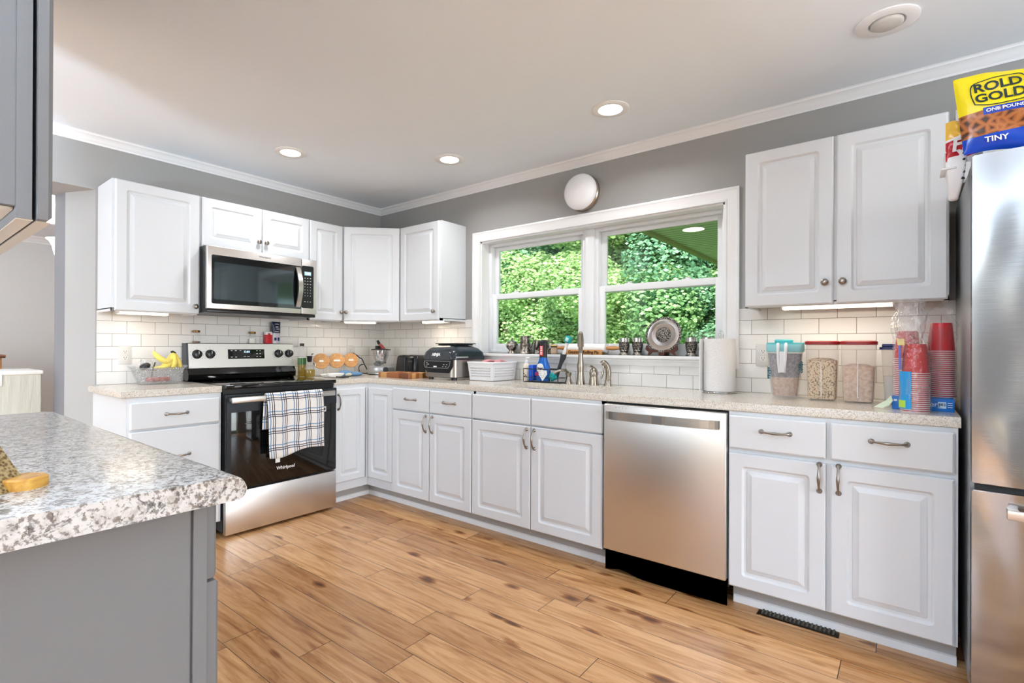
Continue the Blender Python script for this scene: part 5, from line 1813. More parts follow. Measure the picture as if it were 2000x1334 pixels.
bm = B(); tube(bm, [(0.05, 0, 0.172), (0.066, 0, 0.215), (0.078, 0, 0.25)], [0.011, 0.009, 0.013], 10); obj('neck', bm, M_wplast, t, angle=60)
bm = B(); box(bm, -0.020, 0.020, -0.018, 0.018, -0.022, 0.022, 0.006); obj('head', bm, M_tealb, t, angle=40, mx=Matrix.Translation((0.086, 0, 0.272)) @ Matrix.Rotation(0.35, 4, 'Y'))
bm = B(); box(bm, -0.011, 0.011, -0.0215, -0.016, -0.013, 0.013, 0.003); obj('bristles', bm, mat('pale_bristle', (190, 236, 232), 0.7), t, angle=40, mx=Matrix.Translation((0.086, 0, 0.272)) @ Matrix.Rotation(0.35, 4, 'Y'))
t = thing('soap_bottle', 'clear hand soap bottle with a floral label behind the caddy', 'soap bottle', (1.748, -0.115, T0))
bm = B(); lathe(bm, [(0.024, 0), (0.027, 0.006), (0.027, 0.105), (0.018, 0.125), (0.011, 0.13)], seg=24, sx=1.0, sy=0.75); obj('bottle', bm, mat('cream_soap', (226, 216, 198), 0.25), t)
bm = B(); lathe(bm, [(0.012, 0.128), (0.013, 0.145), (0.006, 0.148), (0.005, 0.165)], seg=16); box(bm, -0.008, 0.028, -0.006, 0.006, 0.162, 0.170, 0.003); obj('pump', bm, M_wplast, t)
for x, z in ((-0.006, 0.055), (0.004, 0.045), (-0.002, 0.036)):
    bm = B(); bmesh.ops.create_uvsphere(bm, u_segments=8, v_segments=6, radius=1, matrix=Matrix.Translation((x, -0.0195, z)) @ Matrix.Diagonal((0.006, 0.0015, 0.006, 1))); obj('label_flower', bm, mat('label_flower_brown', (110, 74, 50), 0.6), t)

# ------------------------------------------------------------------ faucet set
t = thing('faucet', 'tall brushed nickel kitchen faucet with pull-down spout', 'faucet', (2.172, -0.105, T0))
bm = B(); lathe(bm, [(0.030, 0), (0.030, 0.006), (0.026, 0.03), (0.021, 0.07), (0.0205, 0.085), (0.023, 0.11), (0.0215, 0.13), (0.017, 0.16), (0.0145, 0.22)], seg=28); obj('column', bm, M_nickel, t, angle=50)
bm = B()
arc = smooth_path([(0, 0, 0.20), (0.004, -0.008, 0.235), (0.014, -0.027, 0.262)])
tube(bm, arc, 0.0145, 14); obj('spout_arm', bm, M_nickel, t, angle=60)
bm = B(); tube(bm, smooth_path([(0.012, -0.022, 0.250), (0.022, -0.042, 0.285), (0.036, -0.068, 0.318), (0.050, -0.092, 0.335)], 5), [0.0205, 0.021, 0.021, 0.021, 0.021, 0.0205, 0.0205, 0.020, 0.0195, 0.019, 0.018, 0.017, 0.0155, 0.013, 0.010, 0.006], 18); obj('spray_head', bm, M_nickel, t, angle=60)
t = thing('soap_dispenser', 'brushed nickel soap dispenser with curved spout, left of the faucet', 'soap dispenser', (2.082, -0.105, T0))
bm = B(); lathe(bm, [(0.026, 0), (0.026, 0.005), (0.018, 0.03), (0.013, 0.045), (0.020, 0.06), (0.021, 0.074), (0.0, 0.076)], seg=24); obj('base', bm, M_nickel, t, angle=50)
bm = B(); tube(bm, smooth_path([(0.0, 0, 0.07), (-0.006, -0.03, 0.087), (-0.028, -0.068, 0.088), (-0.060, -0.090, 0.068)]), [0.008] * 19, 10); obj('spout', bm, M_nickel, t, angle=60)
t = thing('lever_valve', 'brushed nickel lever handle base just right of the faucet', 'faucet handle', (2.267, -0.105, T0))
bm = B(); lathe(bm, [(0.032, 0), (0.032, 0.005), (0.026, 0.05), (0.026, 0.06), (0.029, 0.075), (0.022, 0.098), (0.006, 0.115)], seg=24); obj('body', bm, M_nickel, t, angle=50)
bm = B(); tube(bm, smooth_path([(0, 0, 0.10), (-0.005, -0.015, 0.118), (-0.015, -0.035, 0.124)]), [0.01, 0.009, 0.008, 0.008, 0.008, 0.008, 0.007, 0.007, 0.007, 0.007, 0.006, 0.006, 0.004], 10); obj('lever', bm, M_nickel, t, angle=60)
t = thing('side_sprayer', 'brushed nickel side sprayer with curved neck, right of the faucet handle', 'side sprayer', (2.366, -0.105, T0))
bm = B(); lathe(bm, [(0.027, 0), (0.027, 0.005), (0.021, 0.02), (0.022, 0.036)], seg=24); obj('base', bm, M_nickel, t, angle=50)
bm = B(); tube(bm, smooth_path([(0, 0, 0.03), (0.004, 0, 0.08), (-0.002, -0.004, 0.12), (-0.02, -0.014, 0.145), (-0.036, -0.022, 0.138)]), [0.018] * 10 + [0.017] * 6 + [0.016] * 5 + [0.015] * 4, 14); obj('wand', bm, M_nickel, t, angle=60)
bm = B(); tube(bm, smooth_path([(-0.022, -0.014, 0.12), (-0.026, -0.02, 0.08), (-0.034, -0.026, 0.045)]), 0.0055, 8, flat=1.6); obj('trigger', bm, M_nickel, t, angle=60)

# ------------------------------------------------------------------ window sill
S0 = WZ0
SY = 0.035
t = thing('sugar_bowl', 'pewter lidded sugar bowl, leftmost on the window sill', 'sugar bowl', (1.508, SY, S0))
bm = B(); lathe(bm, [(0.034, 0), (0.034, 0.006), (0.024, 0.018), (0.022, 0.024), (0.042, 0.045), (0.047, 0.062), (0.042, 0.076), (0.036, 0.080)], seg=28); obj('bowl', bm, M_pewter, t, angle=50)
bm = B(); lathe(bm, [(0.038, 0.080), (0.036, 0.086), (0.018, 0.096), (0.008, 0.100), (0.006, 0.106), (0.010, 0.112), (0.0, 0.118)], seg=28, capends=False); obj('lid', bm, M_pewter, t, angle=50)


def tankard(label, x, h, r, mirror=1, y=SY):
    t = thing('tankard', label, 'tankard', (x, y, S0))
    bm = B(); lathe(bm, [(r * 1.25, 0), (r * 1.28, 0.006), (r * 1.15, 0.014), (r * 1.08, 0.02), (r, h * 0.42), (r * 1.02, h * 0.44), (r * 0.92, h * 0.95), (r * 0.95, h), (r * 0.86, h), (r * 0.84, 0.02)], seg=28); obj('body', bm, M_pewter, t, angle=40)
    bm = B(); tube(bm, smooth_path([(mirror * r * 0.9, 0, h * 0.92), (mirror * (r + 0.022), 0, h * 0.94), (mirror * (r + 0.032), 0, h * 0.7), (mirror * (r + 0.022), 0, h * 0.45), (mirror * (r + 0.006), 0, h * 0.3), (mirror * (r + 0.018), 0, h * 0.22)]), 0.0045, 8, flat=1.5); obj('handle', bm, M_pewter, t, angle=60)


tankard('large pewter tankard with handle, beside the sugar bowl', 1.630, 0.132, 0.038)
tankard('smaller pewter tankard between the large tankard and the spray bottle', 1.722, 0.100, 0.028, 1, 0.065)
tankard('pewter tankard half hidden behind the spray bottle head', 1.805, 0.102, 0.030)
t = thing('toothpick_jar', 'small toothpick jar with a yellow and black lid on the sill', 'toothpick jar', (1.880, SY, S0))
bm = B(); lathe(bm, [(0.022, 0), (0.023, 0.003), (0.023, 0.05)], seg=20); obj('jar', bm, mat('toothpick_wood', (206, 176, 150), 0.5), t)
bm = B(); lathe(bm, [(0.0245, 0.048), (0.0245, 0.057)], seg=20); obj('black_band', bm, M_black, t)
bm = B(); lathe(bm, [(0.0245, 0.057), (0.0245, 0.068), (0.0, 0.070)], seg=20, capends=False); obj('yellow_top', bm, mat('lid_yellow', (220, 190, 110), 0.4), t)

t = thing('rolling_pin', 'white marble rolling pin with wooden handles on a stand', 'rolling pin', (2.140, SY + 0.01, S0 + 0.045))
bm = B(); cyl(bm, (-0.140, 0, 0), (0.140, 0, 0), 0.030, seg=32); obj('roller', bm, M_softwhite, t, angle=40)
for s in (-1, 1):
    bm = B(); 
    mxr = Matrix.Rotation(s * PI / 2, 3, 'Y')
    lathe(bm, [(0.010, 0.138), (0.011, 0.15), (0.013, 0.165), (0.0145, 0.195), (0.010, 0.222), (0.012, 0.236), (0.0, 0.242)], (0, 0, 0), 18, mxr, capends=False); obj('handle', bm, M_pin, t, angle=60)
t = thing('rolling_pin_stand', 'wooden stand lettered Gourmet Rolling Pin on the sill', 'stand', (2.125, SY - 0.015, S0))
bm = B(); box(bm, -0.138, 0.138, -0.008, 0.0, 0.0, 0.032, 0.002); obj('front_board', bm, M_light_wood, t)
bm = B()
for s in (-1, 1):
    box(bm, s * 0.118 - 0.006, s * 0.118 + 0.006, 0.0, 0.06, 0.0, 0.014, 0.001)
obj('cross_bar', bm, M_light_wood, t)
obj('lettering', text_mesh('Gourmet Rolling Pin', 0.028, FRONT(0, -0.0085, 0.0165), 0.0004, bold=0.0010), M_brown_text, t, angle=0)
for nm, lb, x in (('a', 'left engraved pewter shot cup, next to the rolling pin handle', 2.410), ('b', 'engraved pewter shot cup between the left cup and the plate', 2.500), ('c', 'engraved pewter shot cup right of the display plate', 2.833), ('d', 'engraved pewter shot cup mostly hidden behind the paper towel roll', 2.925)):
    t = thing('pewter_cup', lb, 'cup', (x, SY, S0), 0, 'engraved pewter cups on the sill')
    bm = B(); lathe(bm, [(0.032, 0), (0.033, 0.005), (0.026, 0.014), (0.024, 0.02)], seg=24); obj('foot', bm, M_pewter, t, angle=50)
    bm = B(); lathe(bm, [(0.025, 0.02), (0.030, 0.035), (0.0335, 0.060), (0.034, 0.086)], seg=24); obj('engraved_body', bm, M_pewengr, t, angle=60)
    bm = B(); lathe(bm, [(0.0325, 0.086), (0.0325, 0.110), (0.030, 0.110), (0.029, 0.03), (0.0, 0.03)], seg=24, capends=False); obj('rim', bm, M_chrome, t, angle=40)
t = thing('display_plate', 'round engraved pewter display plate in front of the right window', 'plate', (2.664, SY + 0.005, S0 + 0.128))
mxp = Matrix.Rotation(math.radians(90 - 12), 3, 'X')
bm = B(); lathe(bm, [(0.0, 0.0), (0.046, 0.0), (0.048, 0.003), (0.070, 0.001), (0.074, 0.004), (0.098, 0.006), (0.102, 0.008), (0.098, -0.001), (0.06, -0.004), (0.0, -0.004)], (0, 0, 0), 48, mxp, capends=False); obj('dish', bm, mat('polished_pewter', (196, 188, 182), 0.25, 1.0), t, angle=30)
bm = B(); lathe(bm, [(0.097, 0.0075), (0.104, 0.011), (0.112, 0.007), (0.111, 0.0), (0.097, -0.002)], (0, 0, 0), 64, mxp, capends=False); obj('beaded_rim', bm, M_pewengr, t, angle=60)
bm = B(); lathe(bm, [(0.0, 0.007), (0.030, 0.005), (0.045, 0.002)], (0, 0, 0), 36, mxp, capends=False); obj('engraved_medallion', bm, M_pewengr, t, angle=60)
t = thing('plate_stand', 'dark wooden easel stand under the pewter plate', 'plate stand', (2.664, SY, S0))
for s in (-1, 1):
    bm = B()
    out = [(s * 0.096, 0.062), (s * 0.100, 0.040), (s * 0.080, 0.022), (s * 0.088, 0.002), (s * 0.076, 0.002), (s * 0.058, 0.020), (s * 0.020, 0.024), (s * 0.022, 0.034), (s * 0.062, 0.036), (s * 0.080, 0.048), (s * 0.086, 0.064)]
    a = ring(bm, [(x, -0.032, z) for x, z in out]); b = ring(bm, [(x, -0.022, z) for x, z in out]); bridge(bm, a, b); cap(bm, a); cap(bm, b)
    obj('side_arm', bm, M_dark_wood, t, angle=30)
bm = B(); box(bm, -0.018, 0.018, -0.030, 0.05, 0.0, 0.022, 0.003); obj('base_block', bm, M_dark_wood, t)
bm = B(); box(bm, -0.012, 0.012, 0.038, 0.050, 0.0, 0.15, 0.002); obj('back_rest', bm, M_dark_wood, t)

# ------------------------------------------------------------------ paper towel
t = thing('paper_towel_holder', 'paper towel roll on a wire holder in front of the window casing', 'paper towel', (3.036, -0.135, T0))
M_ptowel = mat('quilted_paper', (236, 234, 232), 0.9)
N = NT(M_ptowel); vv = N.n('ShaderNodeTexVoronoi'); vv.inputs['Scale'].default_value = 120; N.l(N.coord(), vv.inputs['Vector']); N.bump(vv.outputs['Distance'], 0.5, 0.003)
bm = B(); lathe(bm, [(0.022, 0.0), (0.080, 0.0), (0.080, 0.280), (0.022, 0.280)], (0, 0, 0.010), 48); obj('roll', bm, M_ptowel, t, angle=40)
bm = B()
tube(bm, [(0.085 * math.cos(a * PI / 16), 0.085 * math.sin(a * PI / 16), 0.004) for a in range(33)], 0.0035, 8)
tube(bm, smooth_path([(0, 0, 0.003), (0, 0, 0.15), (0, 0, 0.29), (-0.002, 0, 0.318), (0.008, 0, 0.330), (0.018, 0, 0.318), (0.018, 0, 0.292)]), 0.0035, 8)
for a in (0, 2.1, 4.2): tube(bm, [(0, 0, 0.004), (0.085 * math.cos(a), 0.085 * math.sin(a), 0.004)], 0.003, 6)
obj('wire_stand', bm, M_chrome, t, angle=60)
bm = B(); box(bm, -0.0795, -0.074, -0.085, 0.0, 0.010, 0.290); obj('loose_sheet', bm, M_ptowel, t, angle=0)
bm = B(); tube(bm, [(3.118, -0.022, T0 + 0.12), (3.118, -0.022, T0 + 0.30)], 0.002, 6)

# ------------------------------------------------------------------ pitcher and food containers


def loft(bm, secs, k=6, capb=True, capt=True, mi=0):
    """secs: (z, hw, hd, r)"""
    rs = [ring(bm, [(x, y, z) for x, y in rr(-hw, hw, -hd, hd, r, k)]) for z, hw, hd, r in secs]
    for a, b in zip(rs, rs[1:]): bridge(bm, a, b, mi)
    if capb: cap(bm, rs[0], mi)
    if capt: cap(bm, rs[-1], mi)


M_cereal = mat('oat_rings', (196, 166, 128), 0.8)
N = NT(M_cereal); vv = N.n('ShaderNodeTexVoronoi'); vv.inputs['Scale'].default_value = 150; N.l(N.coord(), vv.inputs['Vector'])
N.base(N.ramp(vv.outputs['Distance'], [(0.0, rgb(110, 78, 50)), (0.22, rgb(226, 200, 164)), (0.5, rgb(236, 214, 180)), (0.75, rgb(120, 88, 60))]))
M_cereal2 = mat('flake_cereal', (176, 140, 110), 0.8)
N = NT(M_cereal2); N.base(N.ramp(N.noise(N.coord(), 70, 4, 0.7), [(0.3, rgb(186, 152, 124)), (0.7, rgb(232, 212, 192))]))
M_greycereal = mat('grey_cereal', (120, 112, 108), 0.85)
N = NT(M_greycereal); N.base(N.ramp(N.noise(N.coord(), 90, 4, 0.7), [(0.3, rgb(120, 116, 118)), (0.6, rgb(176, 172, 172)), (0.8, rgb(220, 216, 214))]))

t = thing('cereal_pitcher', 'clear pitcher with aqua lid and white handle, filled with cereal', 'pitcher', (3.360, -0.200, T0), 0.15)
bm = B(); lathe(bm, [(0.050, 0.0), (0.058, 0.006), (0.066, 0.10), (0.076, 0.225), (0.074, 0.225), (0.064, 0.10), (0.055, 0.008), (0.0, 0.006)], seg=36, sx=1.02, sy=0.85, capends=False); obj('body', bm, M_clearplastic, t, angle=50)
bm = B(); lathe(bm, [(0.050, 0.010), (0.060, 0.10)], seg=30, sx=1.02, sy=0.85); obj('cereal_bag', bm, M_cereal2, t, angle=50)
bm = B(); lathe(bm, [(0.0605, 0.10), (0.0725, 0.215)], seg=30, sx=1.0, sy=0.82); obj('grey_cereal', bm, M_greycereal, t, angle=50)
bm = B(); lathe(bm, [(0.077, 0.222), (0.080, 0.226), (0.081, 0.256), (0.078, 0.262)], seg=36, sx=1.02, sy=0.88); obj('lid_band', bm, mat('aqua_band', (150, 210, 216), 0.35), t, angle=40)
bm = B(); lathe(bm, [(0.080, 0.260), (0.078, 0.268), (0.0, 0.270)], seg=36, sx=1.02, sy=0.88, capends=False); box(bm, -0.045, 0.035, -0.035, 0.03, 0.266, 0.284, 0.008, 3); obj('lid', bm, M_teal, t, angle=40)
bm = B()
for s in (-1, 1): tube(bm, smooth_path([(s * 0.017 - 0.012, -0.068, 0.25), (s * 0.017 - 0.012, -0.088, 0.262), (s * 0.016 - 0.012, -0.105, 0.24), (s * 0.015 - 0.012, -0.108, 0.20), (s * 0.012 - 0.012, -0.104, 0.16), (s * 0.010 - 0.012, -0.092, 0.125)]), 0.0065, 10, flat=1.0)
box(bm, -0.025, 0.0, -0.110, -0.102, 0.125, 0.225, 0.004)
obj('handle', bm, M_wplast, t, angle=50)
for (ang, z) in ((-0.28, 0.150), (-2.95, 0.118)):
    bm = B()
    for rad, nn in ((0.026, 12), (0.017, 10), (0.008, 6)):
        for k in range(nn):
            a = 2 * PI * k / nn
            u, zz = rad * math.cos(a), z + rad * math.sin(a)
            rsurf = 0.0715
            th = ang + u / rsurf
            bmesh.ops.create_icosphere(bm, subdivisions=1, radius=0.0034 if rad > 0.01 else 0.003, matrix=Matrix.Translation((rsurf * 1.02 * math.cos(th), rsurf * 0.88 * math.sin(th), zz)))
    obj('flower_motif', bm, mat('motif_teal', (24, 110, 124), 0.4), t, angle=0)

M_rim = M_dred


def cereal_box(label, x, y, rot, cont, fill, contents=True):
    t = thing('cereal_container', label, 'food container', (x, y, T0), rot, None)
    bm = B()
    loft(bm, [(0.002, 0.050, 0.036, 0.012), (0.010, 0.056, 0.040, 0.016), (0.20, 0.0635, 0.047, 0.030), (0.262, 0.066, 0.050, 0.033)], capt=False)
    obj('body', bm, M_frost, t, angle=40)
    if contents:
        bm = B(); loft(bm, [(0.006, 0.052, 0.037, 0.012), (fill * 0.6, 0.056, 0.042, 0.02), (fill, 0.058, 0.043, 0.025), (fill + 0.012, 0.03, 0.02, 0.018)])
        obj('cereal', bm, cont, t, angle=50)
    bm = B(); loft(bm, [(0.258, 0.067, 0.052, 0.034), (0.260, 0.0695, 0.055, 0.036), (0.272, 0.0695, 0.055, 0.036), (0.276, 0.063, 0.048, 0.032)])
    obj('lid', bm, M_rim, t, angle=40)
    bm = B(); box(bm, -0.0015, 0.0015, -0.049, -0.046, 0.02, 0.18); obj('moulding_rib', bm, M_wplast, t, angle=0, mx=Matrix.Translation((0, 0.004, 0)))
    return t


cereal_box('translucent container of oat ring cereal with dark red lid', 3.517, -0.215, 0.0, M_cereal, 0.185)
cereal_box('translucent container of flake cereal with dark red lid, beside the blue one', 3.657, -0.235, 0.0, M_cereal2, 0.16)
t = thing('food_container', 'tall translucent container with a navy blue lid beside the cup stacks', 'food container', (3.788, -0.195, T0), 0.0)
bm = B(); loft(bm, [(0.002, 0.034, 0.045, 0.012), (0.01, 0.038, 0.05, 0.014), (0.24, 0.05, 0.062, 0.016)], capt=False); obj('body', bm, M_frost, t, angle=40)
bm = B(); loft(bm, [(0.006, 0.035, 0.046, 0.012), (0.12, 0.04, 0.052, 0.013)]); obj('contents', bm, mat('flour', (226, 220, 210), 0.9), t, angle=40)
bm = B(); loft(bm, [(0.237, 0.056, 0.068, 0.018), (0.248, 0.056, 0.068, 0.018)]); box(bm, -0.048, 0.02, -0.03, 0.03, 0.247, 0.262, 0.004); obj('lid', bm, M_navy, t, angle=40)

# cutlery box
t = thing('cutlery_box', 'flat blue box of plastic cutlery under the right cup stack', 'box', (3.880, -0.365, T0))
bm = B(); box(bm, -0.100, 0.088, -0.085, 0.085, 0, 0.050, 0.0015); cb = obj('carton', bm, mat('box_blue', (16, 106, 190), 0.4), t, angle=30)
obj('lettering', text_mesh('cutlery', 0.026, FRONT(0.014, -0.0855, 0.027), 0.0003), M_text_white, cb, angle=0)
bm = B(); box(bm, 0.040, 0.064, -0.0858, -0.084, 0.013, 0.037); lp = obj('count_panel', bm, mat('pale_blue_print', (196, 222, 236), 0.4), cb, angle=0)
obj('count_lettering', text_mesh('102', 0.0145, FRONT(0.052, -0.0862, 0.027), 0.0003, bold=0.0004), M_navy, lp, angle=0)
bm = B()
for z in (0.034, 0.026, 0.018): box(bm, 0.068, 0.082, -0.0858, -0.084, z - 0.0012, z + 0.0012)
obj('small_print', bm, M_text_white, cb, angle=0)
bm = B(); box(bm, -0.094, -0.084, -0.0858, -0.084, 0.032, 0.040); obj('corner_print', bm, M_text_white, cb, angle=0)

# red cups: one cup mesh, stacked upside down


def cup_bm():
    bm = B()
    lathe(bm, [(0.0445, 0.0), (0.0455, 0.001), (0.0455, 0.0030), (0.0420, 0.0038)], seg=28, mi=1, capends=False)
    lathe(bm, [(0.0420, 0.0038), (0.0395, 0.05), (0.034, 0.105), (0.0325, 0.113), (0.030, 0.113), (0.029, 0.108), (0.0, 0.108)], seg=28, capends=False)
    return bm


M_cupwhite = mat('cup_rim_white', (240, 222, 226), 0.4)
cup0 = None


def cup_stack(label, x, y, z, n, pitch, group, lean=0.0):
    global cup0
    for k in range(n):
        if cup0 is None:
            cup0 = obj('plastic_cup', cup_bm(), [M_red, M_cupwhite], None, angle=50)
            o = cup0
        else:
            o = cup0.copy(); COL.objects.link(o)
        o.location = (x + lean * k * pitch, y, z + k * pitch)
        tag(o, label, 'cup', group)


cup_stack('red plastic cup in the front upside-down stack at the counter edge', 3.852, -0.512, T0, 20, 0.0077, 'front stack of red cups')
cup_stack('red plastic cup in the taller rear stack on the cutlery box', 3.932, -0.358, T0 + 0.051, 24, 0.0078, 'rear stack of red cups')
cup_stack('red plastic cup of the partly hidden stack behind the front stack', 3.828, -0.388, T0 + 0.051, 20, 0.0078, 'hidden stack of red cups')


def film_bag(label, x, y, z, R, H, seed, topx=0.0, knot=True):
    rnd = random.Random(seed)
    t = thing('cup_bag', label, 'plastic bag', (x, y, z))
    bm = B()
    prof = [(R * 1.02, 0.001), (R * 1.04, H * 0.2), (R * 1.02, H * 0.45), (R * 1.0, H * 0.62), (R * 1.12, H * 0.72), (R * 1.2, H * 0.85), (R * 0.75, H * 0.97), (R * 1.0, H * 1.04)]
    seg = 32
    rs = []
    for j, (r, zz) in enumerate(prof):
        pts = []
        for i in range(seg):
            a = 2 * PI * i / seg
            wr = 1 + (0.012 if j < 4 else 0.10) * math.sin(5 * a + seed + j) + rnd.uniform(-0.006, 0.006) * (4 if j > 3 else 1)
            dx = topx * max(0, (zz / H - 0.6)) / 0.4
            fl = 1.0 if j < 5 else (0.55 if j < 7 else 0.3)
            pts.append((r * wr * math.cos(a) + dx, r * wr * math.sin(a) * fl, zz + (rnd.uniform(-0.012, 0.012) if j > 5 else 0)))
        rs.append(ring(bm, pts))
    for a, b in zip(rs, rs[1:]): bridge(bm, a, b)
    obj('film', bm, M_bagfilm, t, angle=30)
    return t


fb = film_bag('clear printed bag around the front cup stack, open top crumpled', 3.852, -0.512, T0, 0.0475, 0.400, 3, -0.020)
bm = B()
a = [];
for i in range(9):
    th = math.radians(168 + i * 11)
    a.append((0.0492 * math.cos(th), 0.0492 * math.sin(th)))
r0 = ring(bm, [(x, y, 0.012) for x, y in a]); r1 = ring(bm, [(x, y, 0.155) for x, y in a]); bridge(bm, r0, r1, closed=False)
pl = obj('blue_print', bm, mat('bag_print_blue', (40, 150, 214), 0.4), fb, angle=0)
bm = B()
r0 = ring(bm, [(x * 1.01, y * 1.01, 0.016) for x, y in a[1:7]]); r1 = ring(bm, [(x * 1.01, y * 1.01, 0.044) for x, y in a[1:7]]); bridge(bm, r0, r1, closed=False)
obj('green_print', bm, mat('bag_print_green', (176, 214, 70), 0.4), fb, angle=0)
bm = B()
r0 = ring(bm, [(x * 1.01, y * 1.01, 0.16) for x, y in a[0:5]]); r1 = ring(bm, [(x * 1.06 , y * 1.06, 0.255) for x, y in a[0:5]]); bridge(bm, r0, r1, closed=False)
obj('purple_print', bm, mat('bag_print_indigo', (96, 110, 200), 0.4), fb, angle=0)
bm = B()
r0 = ring(bm, [(x * 1.10, y * 1.06, 0.255) for x, y in a[0:7]]); r1 = ring(bm, [(x * 1.14, y * 1.10, 0.280) for x, y in a[0:7]]); bridge(bm, r0, r1, closed=False)
obj('yellow_print', bm, mat('bag_print_yellow', (232, 214, 150), 0.5), fb, angle=0)
film_bag('clear bag around the taller rear cup stack by the refrigerator', 3.932, -0.358, T0 + 0.051, 0.0470, 0.335, 8, -0.010)
film_bag('clear bag around the hidden cup stack, its torn top standing up', 3.828, -0.388, T0 + 0.051, 0.0470, 0.370, 13, 0.012)
bm = B()
rnd = random.Random(2)
pp = [(-0.05, 0.0), (-0.035, 0.012), (-0.01, 0.03), (0.005, 0.05), (0.012, 0.03), (0.0, 0.01), (-0.02, -0.001)]
r0 = ring(bm, [(x, -0.002 * i, z) for i, (x, z) in enumerate(pp)]); r1 = ring(bm, [(x, 0.002 - 0.002 * i, z) for i, (x, z) in enumerate(pp)]); bridge(bm, r0, r1); cap(bm, r0); cap(bm, r1)
single('torn_wrapper', bm, mat('pale_green_wrapper', (216, 226, 196), 0.5), 'torn white and green wrapper scrap at the left of the cutlery box', 'wrapper', (3.772, -0.462, T0 + 0.004), angle=0)

# ------------------------------------------------------------------ on top of the refrigerator


def snack_bag(label, name, w, h, d, m, loc, rotm, seed, shear=0.0):
    t = thing(name, label, 'snack bag', loc)
    t.rotation_euler = rotm
    bm = B()
    rnd = random.Random(seed)
    nu, nv = 48, 36
    for sgn in (-1, 1):
        G = []
        for j in range(nv + 1):
            v = j / nv
            row_ = []
            for i in range(nu + 1):
                u = i / nu
                e = (max(0, math.sin(PI * u)) ** 0.5) * (max(0, math.sin(PI * v)) ** 0.5)
                wr = 0.004 * math.sin(9 * u + 4 * v * seed) * e + 0.002 * math.sin(23 * u * v + seed)
                row_.append(bm.verts.new(((u - 0.5) * w, sgn * (d * 0.5 * e) + wr, (v - 0.5) * h + 0.006 * math.sin(7 * u))))
            G.append(row_)
        for j in range(nv):
            for i in range(nu): bm.faces.new((G[j][i], G[j][i + 1], G[j + 1][i + 1], G[j + 1][i]))
    bmesh.ops.remove_doubles(bm, verts=bm.verts, dist=0.0005)
    b = obj('bag', bm, m, t, angle=60)
    if shear:
        for v in b.data.vertices: v.co.x -= shear * v.co.z
    return t, b


M_pretz = bands('pretzel_bag_print', 'z', [(-0.20, (12, 66, 176)), (-0.085, (90, 60, 40)), (0.01, (236, 214, 20)), (0.30, (236, 214, 20))], 0.22)
N = NT(M_pretz)
# pretzel pattern shown through the middle window of the bag
o = sep(N, N.coord())
vv = N.n('ShaderNodeTexVoronoi'); vv.feature = 'DISTANCE_TO_EDGE'; vv.inputs['Scale'].default_value = 38; N.l(N.coord(), vv.inputs['Vector'])
pz = N.ramp(vv.outputs['Distance'], [(0.0, rgb(176, 110, 60)), (0.18, rgb(150, 86, 44)), (0.3, rgb(70, 44, 32)), (1.0, rgb(96, 84, 78))])
zz = N.math('ADD', o[2], N.math('MULTIPLY', o[0], -0.10))
m_mid = N.math('MULTIPLY', N.math('GREATER_THAN', zz, -0.068), N.math('LESS_THAN', zz, 0.012))
m_top = N.math('GREATER_THAN', zz, 0.012)
cc = N.mix(m_mid, rgb(14, 66, 178), pz)
cc = N.mix(m_top, cc, rgb(236, 214, 20))
N.base(cc)
t, b = snack_bag('yellow pretzel bag leaning forward on top of the refrigerator', 'pretzel_bag', 0.28, 0.255, 0.07, M_pretz, (4.098, -0.754, 1.920), (-0.10, 0, 0.0), 4, 0.13)
t.rotation_euler = (0.0, 0.02, 0.10)
M_logo_dark = mat('logo_dark_green', (22, 44, 44), 0.4)
BY = -0.036


def curved_text(body, size, cx, cz, bold, sx=1.0, tag_='lettering', m=None):
    me = text_mesh(body, size, FRONT(cx, 0, cz, roll=0.0), 0.0003, bold=bold, sx=sx)
    for v in me.vertices:
        u = v.co.x / 0.28 + 0.5; w = v.co.z / 0.255 + 0.5
        e = (max(0, math.sin(PI * u)) ** 0.5) * (max(0, math.sin(PI * w)) ** 0.5)
        wr = 0.004 * math.sin(9 * u + 16 * w) * e + 0.002 * math.sin(23 * u * w + 4)
        v.co.y += -(0.035 * e) + wr - 0.0035
        v.co.x -= 0.13 * v.co.z - 0.008
    return obj(tag_, me, m or M_logo_dark, b, angle=0)


for o_, sz, (cx, cz) in ((None, 0.066, (-0.060, 0.086)), ):
    curved_text('ROLD', 0.040, -0.050, 0.078, 0.0011, 1.05)
    curved_text('GOLD', 0.040, -0.048, 0.042, 0.0011, 1.05)
curved_text('ONE POUND', 0.014, -0.040, -0.001, 0.0003, 1.1, 'weight_lettering', M_text_white)
curved_text('TINY', 0.022, -0.070, -0.092, 0.0005, 1.1, 'variety_lettering', M_text_white)
bm = B()
outl = [(-0.110, 0.024), (-0.115, 0.058), (-0.108, 0.094), (-0.07, 0.104), (-0.025, 0.106), (0.01, 0.102), (0.02, 0.062), (0.014, 0.022), (-0.03, 0.014), (-0.075, 0.014)]
outl = [(p.x, p.z) for p in smooth_path([(x, 0, z) for x, z in outl + outl[:1]], 4)]
inn = [(-0.048 + (x + 0.048) * 0.955, 0.060 + (z - 0.060) * 0.93) for x, z in outl]


def onbag(x, z, off=0.0035):
    u = x / 0.28 + 0.5; w = z / 0.255 + 0.5
    e = (max(0, math.sin(PI * u)) ** 0.5) * (max(0, math.sin(PI * w)) ** 0.5)
    return (x - 0.13 * z + 0.008, -(0.035 * e) + 0.004 * math.sin(9 * u + 16 * w) * e + 0.002 * math.sin(23 * u * w + 4) - off, z)


